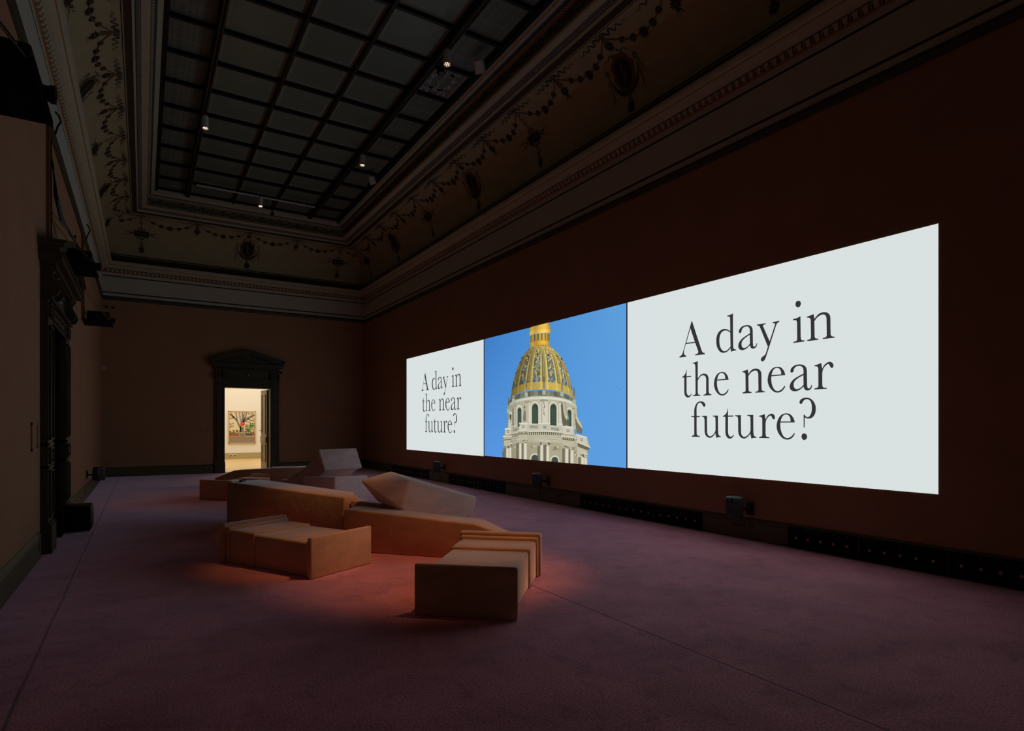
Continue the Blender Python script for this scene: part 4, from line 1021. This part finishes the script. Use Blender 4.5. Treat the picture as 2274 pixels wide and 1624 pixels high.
vent(11.30, 14.14, 'black skirting grille under the boundary of the small projection and the dome')
vent(15.43, 18.29, 'farthest black skirting grille towards the back corner')
bpy.data.objects.remove(screw0, do_unlink=True)

# ================================================================ SOCKETS, SWITCHES, SENSORS
def plate(name, pos, side, label, cat, w_=.085, h=.085, m=M_socket, group=None, slots=2):
    r = empty(name, pos); tag(r, label, cat, group)
    sg = {'R': (-1, 0), 'L': (1, 0), 'B': (0, -1)}[side]
    def bx(u0, u1, d0, d1, z0, z1, b):
        if sg[0]: b.box(min(sg[0]*d0, sg[0]*d1), max(sg[0]*d0, sg[0]*d1), u0, u1, z0, z1)
        else: b.box(u0, u1, -d1, -d0, z0, z1)
    b = MB(); bx(-w_/2, w_/2, 0, .008, -h/2, h/2, b); b.build('plate', m, parent=r, bevel=.003)
    b = MB(); bx(-w_*.3, w_*.3, .008, .011, -h*.3, h*.1, b); b.build('insert', M_black if slots else m, parent=r)
    return r
sk = XR-.03; G_s = 'brass socket plates in the skirting'
for i, (y, lab) in enumerate(((5.30, 'socket plate under the nearest wall speaker, left of its group of three'), (5.17, 'socket plate under the nearest wall speaker, middle one with the cord'), (5.04, 'socket plate under the nearest wall speaker, right of its group of three'))):
    plate('wall_socket', (sk, y, .185), 'R', lab, 'socket', group=G_s)
for y, lab in ((9.97, 'left socket plate below the middle wall speaker'), (9.82, 'socket plate holding the cord of the middle wall speaker'), (9.32, 'left of the plate pair right of the middle wall speaker'), (9.22, 'right of the plate pair right of the middle wall speaker'),
               (15.2, 'socket plate left of the far wall speaker'), (14.76, 'left of the plate pair under the far wall speaker'), (14.66, 'right of the plate pair under the far wall speaker, cord plugged in')):
    plate('wall_socket', (sk, y, .17), 'R', lab, 'socket', group=G_s)
for x, lab in ((1.655, 'left of two socket plates left of the back doorway'), (1.808, 'right of two socket plates left of the back doorway'), (4.10, 'left of two socket plates right of the back doorway'), (4.26, 'right of two socket plates right of the back doorway')):
    plate('wall_socket', (x, YB-.03, .14), 'B', lab, 'socket', group=G_s)
plate('wall_socket', (XL+.03, 8.50, .14), 'L', 'dark socket plate in the left skirting nearest the viewer', 'socket', group=G_s, m=M_skirt)
plate('wall_socket', (XL+.03, 14.9, .15), 'L', 'dark socket plate in the left skirting beyond the subwoofer', 'socket', group=G_s, m=M_skirt)
plate('light_switch', (1.765, YB, 1.385), 'B', 'small terracotta switch plate left of the back doorway', 'switch', .11, .06, M_wall)
for x, lab in ((-.905, 'left painted outlet plate high in the back left corner'), (-.745, 'right painted outlet plate high in the back left corner')):
    plate('outlet_plate', (x, YB, 5.03), 'B', lab, 'outlet plate', .13, .15, M_wall, 'painted outlet plates under the cornice')
plate('motion_sensor', (-.97, YB, 3.22), 'B', 'small white sensor in the back left corner', 'sensor', .06, .11, M_oldwhite, slots=0)
plate('motion_sensor', (6.815, YB, 3.165), 'B', 'small white sensor in the dark back right corner', 'sensor', .04, .08, M_oldwhite, slots=0)
ap = empty('access_panel', (XL, 8.36, 1.385)); tag(ap, 'painted access panel on the left wall beside the left door frame', 'panel')
b = MB(); 
for (u0, u1, z0_, z1_) in ((-.22, -.19, -.155, .155), (.19, .22, -.155, .155), (-.22, .22, .13, .155), (-.22, .22, -.155, -.13)): b.box(0, .015, u0, u1, z0_, z1_)
b.build('frame', M_wall, parent=ap)
b = MB(); b.box(0, .006, -.19, .19, -.13, .13); b.build('hatch', M_wall, parent=ap)
b = MB(); b.box(.005, .012, .12, .145, -.12, -.10); b.build('lock', M_black, parent=ap)
dc = empty('dome_camera', (3.935, YB-.06, 3.30)); tag(dc, 'small black round camera at the right end of the back door cornice', 'camera')
b = MB(); b.ball((.03, -.02, 0), .04, n=14, sq=(1.1, 1, .8)); b.build('dome', M_black, parent=dc, smooth=True)
b = MB(); b.box(-.04, .03, -.02, .05, -.02, .03); b.build('mount', M_black, parent=dc)

# ================================================================ PROJECTORS ON THE LEFT WALL
def projector(cy, lab, hb=3.61):
    sh = empty('projector_shelf', (XL, cy, hb)); tag(sh, 'black steel shelf on the left wall carrying the '+lab+' projector', 'shelf', 'projector shelves')
    b = MB(); b.box(0, .49, -.60, .25, -.02, 0); b.box(0, .02, -.60, .25, 0, .10)
    b.box(.47, .49, -.60, .25, -.03, .012); b.build('tray', M_blackm, parent=sh)
    for dy in (-.56, .20):
        b = MB(); b.tube([(.46, dy, .0), (.30, dy, .22), (.0, dy, .66)], .0045, 6)
        b.tube([(.40, dy, .082), (.33, dy, .178)], .011, 8); b.build('turnbuckle', M_steel, parent=sh)
    pr = empty('projector', (XL+.07, cy-.10, hb)); tag(pr, lab+' black projector on its shelf high on the left wall', 'projector', 'projectors on the left wall')
    b = MB(); b.box(.0, .38, -.28, .30, .02, .20); b.build('casing', M_black, parent=pr, bevel=.02, seg=3)
    for x in (.05, .33):
        for y in (-.22, .22):
            b = MB(); b.tube([(x, y, 0), (x, y, .03)], .015, 8); b.build('foot', M_blackm, parent=pr)
    b = MB(); b.tube([(.36, .10, .085), (.43, .10, .085)], .050, 18); b.tube([(.43, .10, .085), (.462, .10, .085)], [.058, .058], 18); b.build('lens_barrel', M_black, parent=pr, smooth=True)
    b = MB(); b.ball((.452, .10, .085), .047, n=16, sq=(.35, 1, 1)); b.build('lens', M_lens, parent=pr, smooth=True)
    b = MB(); b.tube([(.02, -.25, .10), (-.02, -.34, .12), (-.035, -.36, .24), (-.04, -.34, .50), (-.04, -.36, 1.54)], .008, 6); b.build('cable', M_black, parent=pr)
    cd = MB(); cd.box(0, .035, -.022, .022, 0, 5.24-hb); o = cd.build('cable_conduit', M_conduit, loc=(XL, cy-.63, hb)); tag(o, 'terracotta conduit running up from the '+lab+' projector to the picture rail', 'conduit', 'conduits above the projectors')
    lp = MB(); lp.tube([(.06, 0, 0), (.09, -.02, .10), (.12, .0, .18), (.09, .03, .26), (.06, .03, .30)], .012, 8); o = lp.build('cable_loop', M_black, loc=(XL+.02, cy-.55, 5.18)); tag(o, 'black cable loop over the picture rail above the '+lab+' projector', 'cable', 'cable loops at the picture rail')
projector(4.96, 'nearest'); projector(9.98, 'middle'); projector(14.92, 'farthest')
# cables over the left pediment
b = MB()
for k in range(7):
    r = .13-.004*k; z = .06+.018*k
    b.tube([(r*.8*math.cos(a), r*1.5*math.sin(a), z+.01*math.sin(3*a+k)) for a in [q*math.pi/10 for q in range(21)]], .009, 6)
o = b.build('cable_coil', M_coil, loc=(XL+.16, 10.55, 3.80)); tag(o, 'coil of grey cable lying on the left door pediment behind the projector', 'cable')
b = MB()
for k in range(5):
    b.tube([(.03, -.05*k, .9), (.04+.01*k, -.04*k, .5), (.10, .02+.06*k, .18+.03*k), (.18, .25+.1*k, .12), (.22, .55, .03+.03*k), (.15, .9, -.10)], .009, 6)
o = b.build('cable_bundle', M_black, loc=(XL+.0, 9.75, 4.02)); tag(o, 'loose black cables draped over the peak of the left door pediment', 'cable')

# ================================================================ TRACKS AND SPOTLIGHTS
def rail(name, p0, p1, m, label):
    v = Vector(p1)-Vector(p0); r = empty(name, p0); tag(r, label, 'track')
    b = MB()
    if abs(v.x) > abs(v.y): b.box(0, v.x, -.018, .018, -.0, .03); b.box(0, v.x, -.006, .006, -.004, 0)
    else:
        for x in (-.03, .03): b.box(x-.008, x+.008, 0, v.y, 0, .03)
    b.build('rail', m, parent=r)
    for k in range(5):
        t = (k+.5)/5; b = MB(); b.tube([(v.x*t, v.y*t, .03), (v.x*t, v.y*t, 8.25-p0[2])], .006, 6); b.build('hanger', m, parent=r)
    return r
M_rail = mat('dull bronze track', (.085, .05, .032), .5)
rail('lighting_track', (1.12, -1.0, 8.16), (1.12, 18.9, 8.16), M_rail, 'lighting track under the left main bar of the laylight')
rail('lighting_track', (4.60, -1.0, 8.16), (4.60, 18.9, 8.16), M_rail, 'lighting track under the right main bar of the laylight')
rail('lighting_track', (1.26, 18.46, 8.10), (4.42, 18.46, 8.10), M_white, 'white lighting track across the far end of the laylight')
def spot(loc, aim, label, power=1.0, size=58):
    r = empty('track_spotlight', loc); tag(r, label, 'spotlight', 'lit track spotlights')
    d = (Vector(aim)-Vector(loc)).normalized(); q = d.to_track_quat('-Z', 'Y').to_matrix().to_4x4()
    b = MB(); b.box(-.02, .02, -.04, .04, -.01, .015); b.tube([(0, 0, 0), (0, 0, -.06)], .012, 8); b.build('adapter', M_white, parent=r)
    T0 = Matrix.Translation((0, 0, -.10)) @ q
    b = MB(); b.tube([(0, 0, .10), (0, 0, .09), (0, 0, -.165)], [.045, .062, .066], 20, close=False); b.tube([(0, 0, .10), (0, 0, .101)], [.045, .02], 20); b.build('lamp_housing', M_white, parent=r, smooth=True, M=T0)
    b = MB(); b.tube([(0, 0, -.145), (0, 0, -.150)], .058, 20); b.build('reflector', mat('amber lamp interior', (.30, .16, .05), .4), parent=r, M=T0)
    for k in range(7):
        x, y = (0, 0) if k == 0 else (.036*math.cos(k*math.pi/3), .036*math.sin(k*math.pi/3))
        b = MB(); b.ball((x, y, -.156), .009, n=8, sq=(1, 1, .6)); b.build('diode', M_led, parent=r, M=T0)
    l = bpy.data.lights.new('spot_lamp', 'SPOT'); l.energy = SPOT_W*power; l.color = SPOT_COL; l.spot_size = R_(size); l.spot_blend = 1.0; l.shadow_soft_size = .08
    o = bpy.data.objects.new('spot_lamp', l); C.objects.link(o); o.location = Vector(loc)+Vector((0, 0, -.10))+d*.19; o.rotation_euler = d.to_track_quat('-Z', 'Y').to_euler()
    return r
spot((4.58, 9.58, 8.15), (4.0, 8.9, 0), 'lit spotlight on the right track nearest the viewer', .10, 30)
spot((4.58, 14.37, 8.15), (4.1, 13.6, 0), 'lit spotlight on the right track farther down the room', .10, 30)
spot((1.14, 14.35, 8.15), (1.15, 13.9, 0), 'lit spotlight on the left track', .10, 34)
spot((2.89, 18.46, 8.10), (2.65, 17.5, 0), 'lit spotlight on the white track across the far end', .10, 30)
spot((4.58, 3.50, 8.15), (2.60, 5.65, .1), 'lit spotlight on the right track above the camera view, middle of three', .72, 24)
spot((4.58, 2.60, 8.15), (2.10, 8.30, .6), 'lit spotlight on the right track above the camera view, nearest the front', 1.1, 12)
spot((4.58, 4.40, 8.15), (1.50, 6.65, .35), 'lit spotlight on the right track above the camera view, farthest of three', .46, 13)
def flood(loc, rot, label, s=1.0):
    r = empty('flood_lamp', loc, rot=rot); tag(r, label, 'flood lamp', 'unlit flood lamps by the laylight edge')
    b = MB(); b.tube([(0, 0, .10*s), (0, 0, .08*s), (0, 0, -.10*s)], [.07*s, .085*s, .09*s], 22, close=False); b.tube([(0, 0, .10*s), (0, 0, .101*s)], [.07*s, .02*s], 22); b.build('lamp_housing', M_white, parent=r, smooth=True)
    b = MB(); b.tube([(0, 0, -.092*s), (0, 0, -.10*s)], .087*s, 22); b.build('front_glass', mat('unlit frosted lens', (.33, .33, .34), .4), parent=r)
    b = MB(); b.tube([(0, .09*s, -.02), (0, .13*s, .06), (0, .10*s, .19*s)], .010, 6); b.build('yoke', M_white, parent=r)
flood((5.27, 9.66, 8.12), (R_(18), R_(-26), 0), 'larger unlit white flood lamp beside the near spotlight', 1.15)
flood((5.24, 15.6, 8.10), (R_(10), R_(-22), 0), 'smaller unlit white flood lamp at the far right of the laylight')
o = empty('ceiling_camera', (4.72, 10.16, 8.10)); tag(o, 'small black camera with a lens hanging by the near spotlight', 'camera')
b = MB(); b.box(-.055, .055, -.05, .05, -.04, .06); b.box(-.12, -.02, -.02, .02, .04, .10); b.build('casing', M_blackm, parent=o, bevel=.008)
b = MB(); b.tube([(.035*math.cos(a), -.04+.035*math.sin(a), -.045) for a in [k*math.pi/8 for k in range(17)]], .007, 6); b.build('lens_ring', M_oldwhite, parent=o)
o = empty('pendant_camera', (3.335, 19.17, 7.93)); tag(o, 'dark round pendant hanging below the far end of the laylight', 'camera')
b = MB(); b.ball((0, 0, 0), .055, n=14); b.build('dome', M_blackm, parent=o, smooth=True)
b = MB(); b.tube([(0, 0, .05), (0, 0, .40)], .012, 8); b.build('stem', M_blackm, parent=o)

# ================================================================ PICTURE IN THE NEXT ROOM
AB = MB(); AX0, AX1, AZ0, AZ1 = 3.352, 4.448, .742, 2.169
def art(pts, col, lay):   # unit square, y up
    AB.poly([(AX0+(AX1-AX0)*x-3.9, -.0006*lay, AZ0+(AZ1-AZ0)*y-1.455) for x, y in pts], 0, s2l(*col))
art([(0, 0), (1, 0), (1, .205), (0, .205)], (146, 128, 108), 0); art([(0, .205), (1, .205), (1, 1), (0, 1)], (226, 208, 170), 0)
art([(0, .21), (.36, .21), (.36, .30), (0, .31)], (156, 84, 66), 1); art([(.85, .22), (1, .22), (1, .31), (.85, .31)], (156, 84, 66), 1)
art([(.62, .22), (.86, .22), (.86, .30), (.62, .31)], (74, 74, 76), 1); art([(.36, .2), (.62, .2), (.62, .3), (.36, .3)], (90, 84, 76), 1)
rnd = random.Random(3)
def leaves(x0, x1, y0, y1, n, cols, r=.022):
    for k in range(n):
        x, y = rnd.uniform(x0, x1), rnd.uniform(y0, y1); rr = r*rnd.uniform(.5, 1.3); a0 = rnd.uniform(0, 6)
        art([(min(1, max(0, x+rr*math.cos(a0+a))), min(1, max(0, y+rr*.8*math.sin(a0+a)))) for a in (0, 1.2, 2.4, 3.8, 5)], rnd.choice(cols), 2+k % 4)
leaves(.62, 1, .40, .58, 90, [(110, 146, 66), (84, 112, 60), (150, 160, 110)]); leaves(.80, 1, .50, .64, 40, [(116, 156, 66), (90, 130, 56)])
leaves(.0, .36, .30, .40, 70, [(70, 96, 50), (110, 130, 60), (180, 150, 70)]); leaves(.6, 1, .30, .44, 60, [(70, 92, 52), (96, 118, 66), (150, 120, 70)])
leaves(0, .16, .46, .66, 26, [(120, 134, 90), (150, 158, 120)])
BR = (122, 112, 104); BR2 = (160, 150, 140)
def limb(pts, w0, w1, c=BR, lay=7):
    n = len(pts)
    for k in range(n-1):
        (x0_, y0_), (x1_, y1_) = pts[k], pts[k+1]; dx, dy = x1_-x0_, y1_-y0_; l = math.hypot(dx, dy*1.3) or 1; a = w0+(w1-w0)*k/n; d = w0+(w1-w0)*(k+1)/n
        nx, ny = -dy/l, dx/l
        cl = lambda p: (min(1, max(0, p[0])), min(1, max(0, p[1])))
        art([cl((x0_+nx*a, y0_+ny*a)), cl((x0_-nx*a, y0_-ny*a)), cl((x1_-nx*d, y1_-ny*d)), cl((x1_+nx*d, y1_+ny*d))], c, lay)
limb([(.49, .28), (.48, .45), (.50, .62)], .11, .055, BR2); limb([(.40, .31), (.46, .45), (.38, .56), (.30, .72), (.18, .82), (0, .92)], .05, .02)
limb([(.50, .55), (.58, .70), (.74, .80), (1, .90)], .045, .02); limb([(.48, .6), (.42, .8), (.38, 1)], .045, .022, BR2); limb([(.5, .6), (.53, .8), (.50, 1)], .045, .022); limb([(.53, .66), (.64, .86), (.68, 1)], .035, .018)
limb([(.30, .72), (.28, .88), (.26, 1)], .025, .015); limb([(.18, .82), (.10, .90), (.04, 1)], .018, .008); limb([(.7, .79), (.84, .72), (.98, .70)], .016, .006, (84, 78, 70)); limb([(.62, .7), (.70, .67), (.84, .66)], .012, .004, (84, 78, 70)); limb([(.2, .81), (.08, .78), (0, .80)], .014, .005, (84, 78, 70))
limb([(.58, .72), (.56, .86), (.60, 1)], .02, .01); limb([(.84, .84), (.9, .94), (.92, 1)], .016, .008)
leaves(0, 1, .74, .99, 60, [(86, 84, 70), (120, 112, 90), (70, 66, 60)], .016)
art([(.36, .185), (.62, .185), (.62, .335), (.36, .335)], (150, 140, 108), 12); art([(.35, .325), (.63, .325), (.63, .345), (.35, .345)], (170, 160, 126), 13); art([(.42, .22), (.57, .22), (.57, .29), (.42, .29)], (128, 118, 92), 13)
art([(.44, .345), (.56, .345), (.54, .55), (.48, .56)], (112, 110, 84), 12)
art([(.43, .62), (.45, .665), (.49, .66), (.52, .66), (.56, .67), (.60, .63), (.60, .58), (.56, .55), (.48, .55), (.44, .57)], (226, 44, 28), 14)
art([(.47, .50), (.50, .55), (.55, .55), (.58, .50), (.52, .53)], (222, 60, 34), 15); art([(.485, .60), (.52, .64), (.55, .60), (.52, .615)], (236, 200, 90), 16)
art([(.46, .505), (.52, .545), (.58, .505), (.58, .49), (.52, .53), (.46, .49)], (238, 232, 200), 16)
pw = empty('framed_picture', (3.9, FY1-.045, 1.455)); tag(pw, 'oak framed photograph of a bare tree and red figure on the far room wall', 'picture')
ao = AB.build('print', vcol_mat('tree print', 0), parent=pw); ao.location = (0, -.002, 0)
b = MB(); hx, hz = (4.478-3.322)/2, (2.199-.712)/2
for (u0, u1, z0_, z1_) in ((-hx, -hx+.03, -hz, hz), (hx-.03, hx, -hz, hz), (-hx, hx, hz-.03, hz), (-hx, hx, -hz, -hz+.03)): b.box(u0, u1, -.02, .045, z0_, z1_)
b.box(-hx+.02, hx-.02, 0, .045, -hz+.02, hz-.02); b.build('frame', M_frameoak, parent=pw)
for x, lab in ((3.42, 'left of two socket plates in the skirting of the bright far room'), (3.58, 'right of two socket plates in the skirting of the bright far room')):
    plate('wall_socket', (x, FY1-.03, .17), 'B', lab, 'socket', .13, .10, mat('pale socket plate', (.6, .5, .35), .4), G_s)
